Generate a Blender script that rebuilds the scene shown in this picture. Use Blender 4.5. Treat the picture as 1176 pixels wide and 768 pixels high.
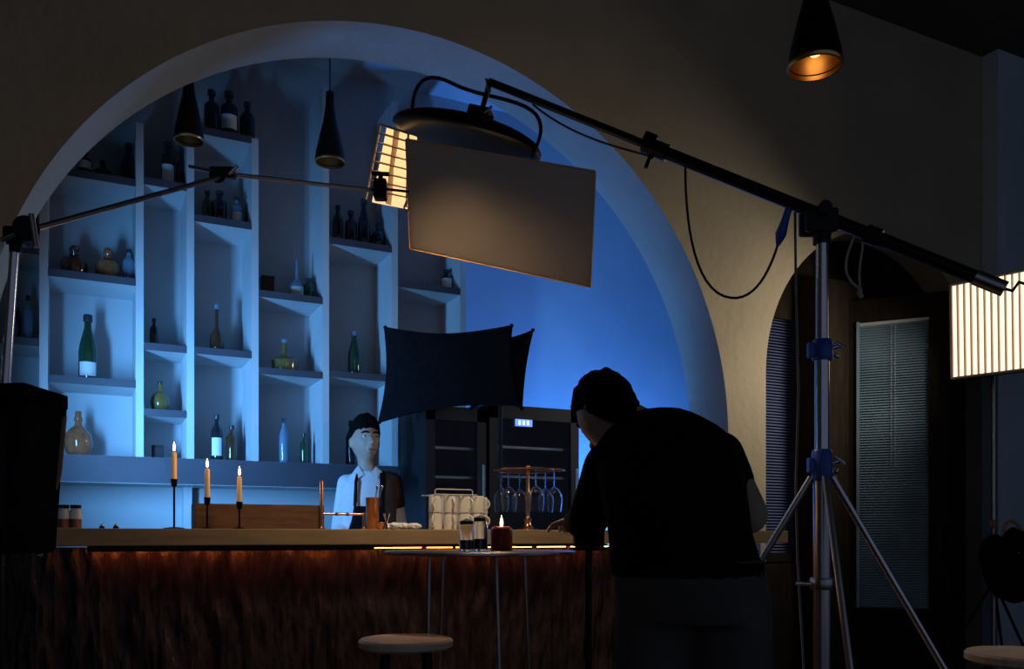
import bpy, bmesh, math, random
from mathutils import Vector, Matrix, noise
random.seed(7)
scene = bpy.context.scene
for o in list(bpy.data.objects): bpy.data.objects.remove(o)
COL = scene.collection

# ------------------------------------------------------------------ camera
YAW = math.radians(26.4); F = 1000.0; HOR = 615.0; CH = 1.06
cam = bpy.data.cameras.new('camera'); camo = bpy.data.objects.new('camera', cam); COL.objects.link(camo)
camo.location = (0, 0, CH); camo.rotation_euler = (math.radians(90), 0, -YAW)
cam.sensor_width = 36; cam.lens = 36*F/1176; cam.shift_y = (HOR-384)/1176; cam.clip_start = .05
scene.camera = camo
FW = Vector((math.sin(YAW), math.cos(YAW), 0)); RT = Vector((math.cos(YAW), -math.sin(YAW), 0))
def K(x, y, t):            # a point at forward distance t seen along a sight line
    return Vector((0, 0, CH)) + t*(FW + (x-588)/F*RT + Vector((0, 0, (HOR-y)/F)))
def P(x, y, D):            # the point on the plane Y = D
    u = (x-588)/F; t = D/(math.cos(YAW)-u*math.sin(YAW)); return K(x, y, t)
def W(r, f, z):            # room point from distance to the right, forward, height
    v = r*RT + f*FW; return Vector((v.x, v.y, z))

# ------------------------------------------------------------------ world, lights, exposure
vs = scene.view_settings; vs.view_transform = 'Standard'; vs.look = 'None'; vs.gamma = 1; vs.exposure = 0
vs.use_curve_mapping = False
wd = bpy.data.worlds.new('world'); scene.world = wd; wd.use_nodes = True
wd.node_tree.nodes['Background'].inputs[0].default_value = (.52, .66, 1, 1)
wd.node_tree.nodes['Background'].inputs[1].default_value = .12
def area(name, loc, target, size, power, color, spread=180, sy=None):
    l = bpy.data.lights.new(name, 'AREA'); l.energy = power; l.color = color; l.size = size
    if sy: l.shape = 'RECTANGLE'; l.size_y = sy
    l.spread = math.radians(spread)
    o = bpy.data.objects.new(name, l); COL.objects.link(o); o.location = loc
    o.rotation_euler = (Vector(target)-Vector(loc)).to_track_quat('-Z', 'Y').to_euler(); return o
BLUE = (.10, .36, 1.0); WARM = (1.0, .74, .48)
area('blue_key_light', (-.47, 4.12, 1.52), (.78, 5.6, 1.74), .20, 28, (.125, .44, 1.0), 88, .80)
area('blue_fill_light', (3.75, 4.98, .55), (3.3, 5.81, 1.9), .4, 60, (.055, .26, 1.0), 125, .25)  # unseen fill, added to brighten the right of the niche back wall
area('warm_boom_light', K(560, 200, 3.62), K(560, 1200, 3.62), .30, 11.5, WARM, 115, .22)

# ------------------------------------------------------------------ helpers
ORG = {}
def mat(name, col, rough=.6, metal=0, var=.12, scale=6, bump=0, bscale=40, trans=0, emit=None, es=0, coat=0, stretch=None, ior=1.45):
    m = bpy.data.materials.new(name); m.use_nodes = True; nt = m.node_tree; b = nt.nodes['Principled BSDF']
    b.inputs['Roughness'].default_value = rough; b.inputs['Metallic'].default_value = metal
    b.inputs['Transmission Weight'].default_value = trans; b.inputs['IOR'].default_value = ior
    b.inputs['Coat Weight'].default_value = coat; b.inputs['Specular IOR Level'].default_value = .08 if rough > .85 else .5
    tc = nt.nodes.new('ShaderNodeTexCoord'); src = tc.outputs['Object']
    if stretch:
        mp = nt.nodes.new('ShaderNodeMapping'); mp.inputs['Scale'].default_value = stretch
        nt.links.new(src, mp.inputs[0]); src = mp.outputs[0]
    n = nt.nodes.new('ShaderNodeTexNoise'); n.inputs['Scale'].default_value = scale; n.inputs['Detail'].default_value = 5
    nt.links.new(src, n.inputs['Vector'])
    r = nt.nodes.new('ShaderNodeValToRGB'); r.color_ramp.elements[0].position = .3; r.color_ramp.elements[1].position = .7
    r.color_ramp.elements[0].color = tuple(c*(1-var) for c in col)+(1,)
    r.color_ramp.elements[1].color = tuple(min(1, c*(1+var)) for c in col)+(1,)
    nt.links.new(n.outputs['Fac'], r.inputs[0]); nt.links.new(r.outputs[0], b.inputs['Base Color'])
    if bump:
        n2 = nt.nodes.new('ShaderNodeTexNoise'); n2.inputs['Scale'].default_value = bscale; n2.inputs['Detail'].default_value = 6
        nt.links.new(src, n2.inputs['Vector'])
        bp = nt.nodes.new('ShaderNodeBump'); bp.inputs['Strength'].default_value = bump; bp.inputs['Distance'].default_value = .02
        nt.links.new(n2.outputs['Fac'], bp.inputs['Height']); nt.links.new(bp.outputs[0], b.inputs['Normal'])
    if emit:
        b.inputs['Emission Color'].default_value = tuple(emit)+(1,); b.inputs['Emission Strength'].default_value = es
    return m
MT = {}
def translucent(m, fac):
    nt = m.node_tree; b = nt.nodes['Principled BSDF']; out = nt.nodes['Material Output']
    t = nt.nodes.new('ShaderNodeBsdfTranslucent'); mx = nt.nodes.new('ShaderNodeMixShader'); mx.inputs[0].default_value = fac
    src = b.inputs['Base Color'].links[0].from_socket; nt.links.new(src, t.inputs[0])
    nt.links.new(b.outputs[0], mx.inputs[1]); nt.links.new(t.outputs[0], mx.inputs[2]); nt.links.new(mx.outputs[0], out.inputs[0])
def mk(name, *a, **k): MT[name] = mat(name, *a, **k)
mk('plaster', (.46, .39, .27), .85, var=.08, scale=2.2, bump=.25, bscale=18)
mk('niche_plaster', (.42, .44, .46), .8, var=.05, scale=3, bump=.12, bscale=25)
mk('ceiling_paint', (.10, .10, .11), .9)
mk('floor_boards', (.06, .045, .035), .45, var=.3, scale=3, stretch=(1, 8, 1))
mk('pier_paint', (.60, .72, .82), .8, var=.1, scale=2)
mk('shelf_white', (.50, .52, .54), .55, var=.05, scale=5)
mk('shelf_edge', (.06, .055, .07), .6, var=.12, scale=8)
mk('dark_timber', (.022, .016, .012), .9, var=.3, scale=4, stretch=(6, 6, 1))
mk('blind_dark', (.13, .16, .34), .5)
mk('blind_pale', (.22, .33, .42), .45)
mk('counter_wood', (.34, .23, .12), .45, var=.18, scale=4, stretch=(1, 8, 8), bump=.05)
mk('crumpled_panel', (.026, .016, .013), .28, var=.5, scale=9, stretch=(3, 3, .5), bump=.5, bscale=30)
mk('black_metal', (.012, .012, .013), .4, metal=.6)
mk('black_fabric', (.012, .012, .015), .9, var=.25, scale=30, bump=.2, bscale=120)
mk('black_plastic', (.015, .015, .018), .45)
mk('chrome', (.72, .70, .74), .18, metal=1, var=.04)
mk('worn_steel', (.5, .48, .47), .3, metal=1)
mk('blue_plastic', (.05, .12, .55), .35, var=.1)
mk('foam_board', (.66, .60, .52), .8, var=.05, scale=3)
mk('foam_edge_lit', (.95, .72, .45), .6, emit=(1, .62, .3), es=.0)  # paler than the sheet: light along the board's rim put into the colour
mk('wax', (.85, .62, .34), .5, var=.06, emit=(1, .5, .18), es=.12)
mk('red_wax', (.22, .025, .012), .4, var=.1)
mk('flame', (1, .8, .5), .5, emit=(1, .62, .25), es=14)
mk('wick', (.02, .015, .01), .9)
mk('led', (1, .4, .1), .5, emit=(1, .20, .035), es=24)
mk('copper', (.75, .36, .18), .25, metal=1, var=.08)
mk('brass', (.65, .42, .18), .3, metal=1, var=.08)
mk('glass', (.95, .97, 1), .06, trans=1, var=.01, ior=1.3)
mk('frost_glass', (.92, .88, .80), .35, var=.05, trans=.35)
mk('dark_glass', (.01, .014, .02), .06, coat=.5)
mk('green_glass', (.012, .045, .022), .08, coat=.6)
mk('brown_glass', (.06, .025, .012), .08, coat=.6)
mk('amber', (.30, .10, .04), .12, var=.25, scale=30, coat=.6)
mk('olive_liquor', (.13, .09, .025), .12, coat=.5)
mk('blue_clear', (.20, .30, .42), .1, coat=.6, trans=.35)
mk('paper_label', (.68, .68, .66), .7, var=.06, scale=30)
mk('foil', (.05, .05, .06), .35, metal=.5)
mk('dark_wood_box', (.16, .085, .04), .5, var=.3, scale=5, stretch=(2, 12, 12))
mk('tan_strap', (.45, .30, .17), .7)
mk('rope', (.55, .45, .36), .9, var=.2, scale=80)
mk('cable', (.015, .013, .012), .5)
mk('grey_cable', (.2, .19, .2), .5)
mk('skin', (.50, .33, .25), .55, var=.05, scale=12)
mk('hair', (.006, .005, .005), .9, var=.3, scale=60, bump=.6, bscale=90)
mk('white_cloth', (.72, .74, .76), .85, var=.05, scale=10, bump=.15, bscale=14)
mk('brown_cloth', (.055, .030, .022), .9, var=.2, scale=20)
mk('black_cloth', (.008, .008, .010), .95, var=.2, scale=10, bump=.2, bscale=12)
mk('grey_cloth', (.10, .09, .08), .9, var=.12, scale=8, bump=.35, bscale=10)
mk('beige_cloth', (.42, .32, .22), .9, var=.1, scale=9, bump=.25, bscale=10)
mk('teal_cloth', (.03, .06, .07), .9, var=.2, scale=9)
mk('eye_white', (.8, .8, .8), .3); mk('iris', (.02, .015, .01), .2); mk('lip', (.30, .13, .11), .5)
mk('tube_glow', (1, .95, .9), .5, emit=(1, .80, .58), es=1.3)
mk('warm_glow', (1, .85, .6), .5, emit=(1, .60, .27), es=1.2)
mk('grid_fabric', (.62, .50, .42), .8, var=.08)
mk('display', (.1, .2, .9), .4, emit=(.12, .25, 1), es=1.6)
mk('digit', (.5, .6, 1), .4, emit=(.45, .6, 1), es=2.5)
mk('stool_seat', (.78, .60, .42), .45, var=.15, scale=5, stretch=(1, 9, 1))
mk('table_top', (.10, .085, .07), .35, var=.15)
mk('lemon', (.75, .6, .2), .5)

translucent(MT['foam_board'], .19); translucent(MT['foam_edge_lit'], .75); mk('bulb_glow', (1, .7, .4), .4, emit=(1, .55, .2), es=2.2)
class B:
    def __init__(s): s.b = bmesh.new()
    def box(s, c, d, R=None, bev=0):
        r = bmesh.ops.create_cube(s.b, size=1)
        M = Matrix.Diagonal((*d, 1)); M = (R.to_4x4() if R else Matrix()) @ M; M.translation = Vector(c)
        bmesh.ops.transform(s.b, matrix=M, verts=r['verts'])
        if bev:
            es = {e for v in r['verts'] for e in v.link_edges}
            bmesh.ops.bevel(s.b, geom=list(es), offset=bev, segments=2, affect='EDGES', profile=.6)
        return s
    def ring(s, c, x, y, n): return [s.b.verts.new(c + x*math.cos(2*math.pi*i/n) + y*math.sin(2*math.pi*i/n)) for i in range(n)]
    def skin(s, rings, caps=True):
        n = len(rings[0])
        for a, b in zip(rings, rings[1:]):
            for i in range(n): s.b.faces.new((a[i], a[(i+1) % n], b[(i+1) % n], b[i]))
        if caps: s.b.faces.new(rings[0][::-1]); s.b.faces.new(rings[-1])
        return s
    def lathe(s, prof, c=(0, 0, 0), n=20, R=None, caps=True):      # prof: (radius, height)
        c = Vector(c); X = Vector((1, 0, 0)); Y = Vector((0, 1, 0)); Z = Vector((0, 0, 1))
        if R: X, Y, Z = R @ X, R @ Y, R @ Z
        return s.skin([s.ring(c+Z*h, X*max(r, 1e-4), Y*max(r, 1e-4), n) for r, h in prof], caps)
    def cyl(s, a, b, r0, r1=None, n=12):
        a = Vector(a); b = Vector(b); d = (b-a).normalized(); x = d.orthogonal().normalized(); y = d.cross(x)
        r1 = r0 if r1 is None else r1
        return s.skin([s.ring(a, x*r0, y*r0, n), s.ring(b, x*r1, y*r1, n)])
    def tube(s, pts, r, n=8):
        pts = [Vector(p) for p in pts]; rs = r if isinstance(r, (list, tuple)) else [r]*len(pts)
        x = None; rings = []
        for i, p in enumerate(pts):
            d = (pts[min(i+1, len(pts)-1)]-pts[max(i-1, 0)]).normalized()
            x = d.orthogonal().normalized() if x is None else (x-d*x.dot(d)).normalized()
            rings.append(s.ring(p, x*rs[i], d.cross(x)*rs[i], n))
        return s.skin(rings)
    def sphere(s, c, r, R=None, n=16, m=10, fn=None):
        r = r if isinstance(r, (tuple, list)) else (r, r, r)
        q = bmesh.ops.create_uvsphere(s.b, u_segments=n, v_segments=m, radius=1)['verts']
        for v in q:
            p = v.co.copy()
            if fn: p = fn(p)
            p = Vector((p.x*r[0], p.y*r[1], p.z*r[2]))
            v.co = (R @ p if R else p) + Vector(c)
        return s
    def quad(s, pts, th, nrm=None):        # a flat sheet with thickness
        pts = [Vector(p) for p in pts]
        nn = nrm or (pts[1]-pts[0]).cross(pts[2]-pts[0]).normalized()
        a = [s.b.verts.new(p) for p in pts]; b = [s.b.verts.new(p+nn*th) for p in pts]; n = len(pts)
        s.b.faces.new(a[::-1]); s.b.faces.new(b)
        for i in range(n): s.b.faces.new((a[i], a[(i+1) % n], b[(i+1) % n], b[i]))
        return s
    def build(s, name, m, parent=None, smooth=False, loc=None):
        bmesh.ops.recalc_face_normals(s.b, faces=s.b.faces)
        o0 = Vector(loc) if loc is not None else (ORG[parent.name] if parent else Vector((0, 0, 0)))
        for v in s.b.verts: v.co -= o0
        me = bpy.data.meshes.new(name); s.b.to_mesh(me); s.b.free()
        o = bpy.data.objects.new(name, me); COL.objects.link(o); me.materials.append(MT[m])
        if parent: o.parent = parent
        else: o.location = o0
        ORG[o.name] = o0
        if smooth:
            me.polygons.foreach_set('use_smooth', [True]*len(me.polygons))
            try: me.set_sharp_from_angle(angle=math.radians(40))
            except Exception: pass
        return o
def tag(o, label=None, cat=None, group=None, kind=None):
    for k, v in (('label', label), ('category', cat), ('group', group), ('kind', kind)):
        if v: o[k] = v
    return o
def thing(name, label, cat, loc, group=None):
    o = bpy.data.objects.new(name, None); COL.objects.link(o); o.location = Vector(loc); o.empty_display_size = .05
    ORG[o.name] = Vector(loc); return tag(o, label, cat, group)
def struct(b, name, m, **k): return tag(b.build(name, m, **k), kind='structure')
def bez(a, b, c, d, n=16):
    a, b, c, d = map(Vector, (a, b, c, d)); r = []
    for i in range(n+1):
        t = i/n; r.append(a*(1-t)**3+b*3*t*(1-t)**2+c*3*t*t*(1-t)+d*t**3)
    return r
def frame(x, up=(0, 0, 1)):    # rotation whose X axis is x
    x = Vector(x).normalized(); y = Vector(up).cross(x).normalized(); z = x.cross(y)
    return Matrix((x, y, z)).transposed()

# ------------------------------------------------------------------ the room
YW, YB, YN = 4.45, 4.84, 5.81            # arch wall front, its back, niche back wall
AC = (1.69, 1.70); AR = 2.09             # moon arch
DC = (5.20, 2.15); DR = 1.10             # doorway arch
ZC = 4.79; X0, X1 = -4.0, 9.5
struct(B().box(((X0+X1)/2, 1.4, -.05), (X1-X0, 9.4, .1)), 'floor', 'floor_boards')
struct(B().box(((X0+X1)/2, .725, ZC+.05), (X1-X0, 8.05, .1)), 'ceiling', 'ceiling_paint')
def arch_wall():
    # front wall with a round arch and a doorway arch, as vertical strips so that every face is clean
    def span(x):       # open intervals in z at x
        if abs(x-AC[0]) < AR:
            h = math.sqrt(AR*AR-(x-AC[0])**2); return (max(0, AC[1]-h), AC[1]+h)
        if abs(x-DC[0]) < DR: return (0, DC[1]+math.sqrt(DR*DR-(x-DC[0])**2))
        return None
    xs = {X0, X1}
    N = 96
    for i in range(N+1): xs.add(round(AC[0]-AR*math.cos(math.pi*i/N), 5))
    for i in range(49): xs.add(round(DC[0]-DR*math.cos(math.pi*i/48), 5))
    xs = sorted(xs); b = B()
    def q(*p):
        b.b.faces.new([b.b.verts.new(v) for v in p])
    for xa, xb in zip(xs, xs[1:]):
        mid = (xa+xb)/2; sp = span(mid)
        def zz(x, top):
            for c, r in ((AC, AR), (DC, DR)):
                if abs(mid-c[0]) < r:
                    h = math.sqrt(max(0, r*r-(x-c[0])**2))
                    if top: return c[1]+h
                    return max(0, c[1]-h) if r == AR else 0
        if sp is None:
            for y in (YW, YB): q((xa, y, 0), (xb, y, 0), (xb, y, ZC), (xa, y, ZC))
            continue
        ta, tb, la, lb = zz(xa, 1), zz(xb, 1), zz(xa, 0), zz(xb, 0)
        for y in (YW, YB):
            q((xa, y, ta), (xb, y, tb), (xb, y, ZC), (xa, y, ZC))
            if la+lb > 1e-4: q((xa, y, 0), (xb, y, 0), (xb, y, lb), (xa, y, la))
        q((xa, YW, ta), (xb, YW, tb), (xb, YB, tb), (xa, YB, ta))
        if la+lb > 1e-4: q((xa, YW, la), (xb, YW, lb), (xb, YB, lb), (xa, YB, la))
    for x in (DC[0]-DR, DC[0]+DR): q((x, YW, 0), (x, YB, 0), (x, YB, DC[1]), (x, YW, DC[1]))
    bmesh.ops.remove_doubles(b.b, verts=b.b.verts, dist=1e-4)
    return b
struct(arch_wall(), 'wall_front', 'plaster')
struct(B().box((1.6, YN+.06, 2.1), (7.4, .12, 4.4)), 'wall_niche_back', 'niche_plaster')
struct(B().box((-2.06, (YB+YN)/2, 2.1), (.12, YN-YB, 4.4)), 'wall_niche_left', 'niche_plaster')
struct(B().box((4.90, (YB+YN)/2, 2.1), (.10, YN-YB, 4.4)), 'wall_niche_right', 'niche_plaster')
struct(B().box((1.42, (YB+YN)/2, 4.26), (6.86, YN-YB, .12)), 'ceiling_niche', 'niche_plaster')
pl = P(1146, 56, 4.32).x
struct(B().box(((pl+X1)/2, (4.32+YW)/2, ZC/2), (X1-pl, YW-4.32, ZC)), 'wall_pier', 'pier_paint')
struct(B().box((X0-.06, 1, ZC/2), (.12, 7, ZC)), 'wall_left', 'plaster')
struct(B().box((X1+.06, 1, ZC/2), (.12, 7, ZC)), 'wall_right', 'plaster')

# ------------------------------------------------------------------ doorway: timber screen, fixed sidelight, door ajar
def doorway():
    Y = YW+.14
    b = B()
    n = 40; inner = []
    # dark timber lining panel behind the arch with an opening for the sidelight and the door
    xs0, xs1 = P(879, 500, Y).x, P(928, 500, Y).x
    dx0, dx1 = P(976, 500, Y).x, DC[0]+.72
    st = tag(B().box(((xs1+dx0)/2, YW+.19, 1.44), (dx0-xs1, .24, 2.88)).build('trim_1', 'dark_timber'), kind='structure')
    struct(B().box((dx1+.25, Y+.05, 1.25), (.5, .1, 2.5)), 'trim_2', 'dark_timber')
    struct(B().box((DC[0]+.1, Y+.12, 2.95), (2.0, .06, .7)), 'trim_3', 'dark_timber')
    # room behind the doorway
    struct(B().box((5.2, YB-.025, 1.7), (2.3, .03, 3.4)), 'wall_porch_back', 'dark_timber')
    # sidelight
    Y = YW+.22
    xs0, xs1 = P(879, 500, Y).x, P(928, 500, Y).x
    zb, zt = P(900, 640, Y).z, 2.9
    w = tag(bpy.data.objects.new('window_1', None), kind='structure'); COL.objects.link(w); w.location = ((xs0+xs1)/2, Y, zb); ORG['window_1'] = w.location.copy()
    fr = B(); cx = (xs0+xs1)/2; ww = xs1-xs0
    for x in (xs0-.02, xs1-.02): fr.box((x, Y+.04, (zb+zt)/2), (.05, .07, zt-zb))
    for z in (zb, zt): fr.box((cx, Y+.04, z), (ww, .07, .06))
    fr.build('window_frame', 'dark_timber', w)
    B().box((cx, Y+.10, (zb+zt)/2), (ww, .008, zt-zb)).build('pane', 'dark_glass', w)
    s = B(); z = zb+.04
    while z < zt-.04: s.box((cx, Y+.055, z), (ww-.03, .022, .003), Matrix.Rotation(.6, 3, 'X')); z += .021
    tag(s.build('blind_slats', 'blind_dark', w), kind='stuff')
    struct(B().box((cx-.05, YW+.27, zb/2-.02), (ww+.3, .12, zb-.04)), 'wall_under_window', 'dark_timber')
    # door leaf, ajar towards the room
    h = P(972, 615, YW+.10); ang = math.radians(-26.4-25)
    d = Vector((math.cos(ang), math.sin(ang), 0)); nrm = Vector((d.y, -d.x, 0))       # nrm faces the camera
    R = Matrix((d, -nrm, Vector((0, 0, 1)))).transposed()
    dr = tag(bpy.data.objects.new('door_1', None), kind='structure'); COL.objects.link(dr); dr.location = (h.x, h.y, 0); ORG['door_1'] = Vector((h.x, h.y, 0))
    t0 = (h.x*FW.x+h.y*FW.y)
    def along(px):     # distance along the leaf seen at image column px
        u = (px-588)/F; a = RT-u*FW; return -(a.x*h.x+a.y*h.y)/(a.x*d.x+a.y*d.y)
    s0, s1 = along(986), along(1067)
    q = Vector((h.x, h.y, 0))
    tA = (q+d*s0).dot(FW); ztop = CH+(HOR-371)/F*tA; zbot = CH-(697-HOR)/F*tA
    L = s1+.13; H = ztop+.16
    def leafbox(b, a0, a1, z0, z1, th, off=0): b.box(q+d*(a0+a1)/2-nrm*off+Vector((0, 0, (z0+z1)/2)), (a1-a0, th, z1-z0), R)
    b = B(); leafbox(b, 0, s0, 0.01, H, .05); b.build('stile', 'dark_timber', dr)
    b = B(); leafbox(b, s1, L, 0.01, H, .05); b.build('stile', 'dark_timber', dr)
    b = B(); leafbox(b, s0, s1, ztop, H, .05); b.build('rail', 'dark_timber', dr)
    b = B(); leafbox(b, s0, s1, 0.01, zbot, .05); b.build('kick_panel', 'dark_timber', dr)
    b = B(); leafbox(b, s0, s1, zbot, ztop, .006, .02); b.build('pane', 'blind_pale', dr)
    b = B(); z = zbot+.02
    while z < ztop-.02:
        b.box(q+d*(s0+s1)/2+nrm*.004+Vector((0, 0, z)), (s1-s0-.012, .020, .0025), R @ Matrix.Rotation(.75+.25*noise.noise((z*3, 0, 1)), 3, 'X')); z += .0185
    tag(b.build('blind_slats', 'blind_pale', dr), kind='stuff')
    b = B(); leafbox(b, s0-.012, s0+.008, zbot, ztop, .012, -.03); b.build('glazing_bead', 'blind_pale', dr)
    b = B(); leafbox(b, s0+.01, s1, ztop-.03, ztop-.008, .03, -.012); b.build('blind_headrail', 'shelf_white', dr)
    k = q+d*(s0+s1)/2+nrm*.016
    b = B()
    for dx in (-.012, .012): b.tube([k+d*dx+Vector((0, 0, ztop-.03)), k+d*dx+Vector((0, 0, 1.55))], .0015, 5)
    b.build('blind_cord', 'shelf_white', dr)
    b = B(); leafbox(b, L-.08, L-.05, .98, 1.14, .05, -.05); b.cyl(q+d*(L-.065)+nrm*.02+Vector((0, 0, 1.06)), q+d*(L-.065)+nrm*.09+Vector((0, 0, 1.06)), .012); b.build('handle', 'black_metal', dr)
doorway()

# ------------------------------------------------------------------ shelving
YS = 5.45
DX = {'z': -.66, 'A': P(55, 0, YS).x, 'B': P(165, 0, YS).x, 'C': P(223, 0, YS).x, 'D': P(297, 0, YS).x, 'E': P(378, 0, YS).x, 'F': P(457, 0, YS).x, 'G': P(535, 0, YS).x}
TH = .042
sh = thing('shelf_unit', 'tall open shelving unit of staggered white compartments holding bottles', 'shelving', (.9, 5.6, 1.36))
DTOP = {'z': 3.11, 'A': 3.11, 'B': 3.44, 'C': 3.48, 'D': 3.48, 'E': 3.9, 'F': 3.9, 'G': 3.9}
def zpx(x, y): return P(x, y, YS).z
ZB = 1.515
for k, x in DX.items():
    B().box((x-TH/2, (YS+YN)/2, (ZB+DTOP[k])/2), (TH, YN-YS, DTOP[k]-ZB)).build('divider', 'shelf_white', sh)
SH = {}
def board(l, r, z, key, th=.04, x0=None):
    xa = DX[l] if x0 is None else x0; xb = DX[r]-TH
    o = B().box(((xa+xb)/2, (YS+YN)/2+.004, z-th/2), (xb-xa, YN-YS-.008, th)).build('shelf', 'shelf_white', sh)
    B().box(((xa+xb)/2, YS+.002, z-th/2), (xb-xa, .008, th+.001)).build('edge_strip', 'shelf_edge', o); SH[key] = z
board('z', 'A', zpx(45, 284), '0a'); board('z', 'A', zpx(45, 389), '0b')
board('z', 'B', 3.11+.0, '1t') if False else board('A', 'B', 3.11, '1t'); board('z', 'A', 3.11, '0t')
board('A', 'B', zpx(57, 308), '1a'); board('A', 'B', zpx(57, 430), '1b')
board('B', 'C', zpx(195, 208), '2t'); board('B', 'C', zpx(210, 397), '2a'); board('B', 'C', zpx(200, 471), '2b')
board('C', 'D', zpx(265, 152), '3t'); board('C', 'D', zpx(232, 247), '3a'); board('C', 'D', zpx(270, 402), '3b')
board('D', 'E', zpx(300, 333), '4a'); board('D', 'E', zpx(330, 424), '4b')
board('E', 'F', zpx(380, 272), '5a'); board('E', 'F', zpx(400, 427), '5b')
board('F', 'G', zpx(465, 323), '6a'); board('F', 'G', zpx(470, 430), '6b'); board('F', 'G', 1.545, '6c')
for z_, k in ((3.9, '4t'),): pass
fa = B().box(((DX['z']+DX['F'])/2, (YS+YN)/2, (1.36+ZB)/2), (DX['F']-DX['z'], YN-YS, ZB-1.36)).build('base_board', 'shelf_white', sh)
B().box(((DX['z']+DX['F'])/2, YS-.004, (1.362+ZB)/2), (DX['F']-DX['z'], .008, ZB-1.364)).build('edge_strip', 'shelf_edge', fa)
SH['b'] = ZB
for x in (-.5, .6, 1.8): B().box((x, YN-.04, .68), (.05, .07, 1.36)).build('support_post', 'shelf_white', sh)

# ------------------------------------------------------------------ bottles
PROF = {
 'wine':     [(.0, 0), (.95, .0), (1, .02), (1, .60), (.9, .68), (.45, .78), (.36, .83), (.36, .97), (.42, .97), (.42, 1)],
 'champ':    [(.0, 0), (.95, .0), (1, .02), (1, .45), (.9, .55), (.6, .70), (.42, .80), (.36, .92), (.44, .93), (.44, 1)],
 'spirit':   [(.0, 0), (.95, .0), (1, .02), (1, .66), (.8, .73), (.4, .77), (.36, .80), (.36, .9), (.46, .9), (.46, 1)],
 'decanter': [(.0, 0), (.8, .0), (1, .10), (1, .45), (.85, .58), (.4, .64), (.3, .68), (.36, .74), (.2, .76), (.34, .84), (.36, .92), (.2, 1)],
 'round':    [(.0, 0), (.55, .0), (.85, .1), (1, .30), (.9, .48), (.55, .62), (.26, .68), (.24, .78), (.3, .8), (.3, .86), (.22, .86), (.22, 1)],
 'flask':    [(.0, 0), (.96, .0), (1, .05), (1, .36), (.75, .44), (.3, .52), (.2, .6), (.18, .95), (.22, 1)],
 'gourd':    [(.0, 0), (.7, .0), (.95, .08), (1, .22), (.9, .36), (.5, .48), (.3, .56), (.26, .72), (.26, .97), (.3, 1)],
 'square':   [(.0, 0), (1, .0), (1, .8), (.6, .84), (.6, .9), (.7, .9), (.7, 1)],
}
def bottle(px, key, hpx, wpx, kind, m, label, lab=False, cap='foil', D=5.6, group='bottles on the back shelves', z=None, name='bottle', sides=18):
    c = P(px, 600, D); t = c.dot(FW); h = hpx*t/F; r = wpx*t/F/2
    z = SH[key] if z is None else z; c.z = z
    o = thing(name, label, 'bottle' if name == 'bottle' else name.split('_')[-1], c, group)
    pr = [(a*r, b*h) for a, b in PROF[kind]]
    if kind == 'square': B().lathe(pr[:], c, 4 if sides == 18 else sides).build('body', m, o)
    else: B().lathe(pr, c, sides).build('body', m, o, smooth=True)
    cr = pr[-1][0]
    if cap: B().lathe([(cr*1.12, h*.90), (cr*1.15, h*.91), (cr*1.12, h*1.0), (cr*.8, h*1.012)], c, 14).build('cap', cap, o, smooth=True)
    if lab:
        b = B(); n = 8; a0 = math.atan2(-c.y, -c.x); z0, z1 = lab
        rr = r*1.012
        vs0 = []
        for i in range(n+1):
            a = a0-1.0+2.0*i/n; vs0.append((b.b.verts.new(c+Vector((rr*math.cos(a), rr*math.sin(a), h*z0))), b.b.verts.new(c+Vector((rr*math.cos(a), rr*math.sin(a), h*z1)))))
        for p, q in zip(vs0, vs0[1:]): b.b.faces.new((p[0], q[0], q[1], p[1]))
        b.build('label', 'paper_label', o)
    return o
# left-hand column
bottle(17, '0b', 52, 12, 'wine', 'dark_glass', 'dark wine bottle nearest the light stand, leftmost on the shelves')
bottle(32, '0b', 54, 11, 'wine', 'blue_clear', 'slim blue-tinted bottle on the leftmost shelf beside the dark one')
# on top of the wide left compartment
bottle(97, '1t', 34, 17, 'spirit', 'dark_glass', 'short dark bottle with a small pale label, top of the left compartment', (.35, .6))
bottle(118, '1t', 26, 22, 'round', 'dark_glass', 'squat dark round bottle on the top left board')
bottle(148, '1t', 50, 17, 'champ', 'dark_glass', 'dark champagne bottle at the right end of the top left board')
# wide left compartment
bottle(85, '1a', 37, 29, 'decanter', 'brown_glass', 'squat dark decanter with clear stopper, left of the amber one', cap=None)
bottle(124, '1a', 39, 27, 'decanter', 'amber', 'amber cut-glass decanter with stopper on upper left shelf', cap=None)
bottle(148, '1a', 40, 14, 'wine', 'blue_clear', 'clear blue bottle right of the amber decanter')
bottle(101, '1b', 76, 20, 'champ', 'green_glass', 'tall green champagne bottle with white label, alone on its lit shelf', (.07, .28))
bottle(90, 'b', 52, 31, 'round', 'amber', 'round amber decanter with crystal stopper at the bottom left', cap=None)
# second column
bottle(193, '2t', 55, 15, 'spirit', 'dark_glass', 'dark bottle with a tall pale label below the left pendant lamp', (.08, .5))
bottle(210, '2t', 48, 15, 'wine', 'dark_glass', 'unlabelled dark bottle right of the pale-labelled one under the pendant')
bottle(177, '2a', 34, 10, 'wine', 'dark_glass', 'small dark bottle on the narrow second column shelf')
bottle(184, '2b', 36, 22, 'round', 'olive_liquor', 'round olive-amber bottle on the low narrow shelf', cap='foil')
o = thing('box', 'small black box standing under the olive round bottle', 'box', Vector((P(181, 600, 5.6).x, 5.6, ZB)))
B().box(ORG[o.name]+Vector((0, 0, .036)), (.062, .07, .072), bev=.004).build('body', 'black_plastic', o)
B().box(ORG[o.name]+Vector((0, 0, .0775)), (.066, .074, .011), bev=.003).build('lid', 'black_plastic', o)
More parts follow.
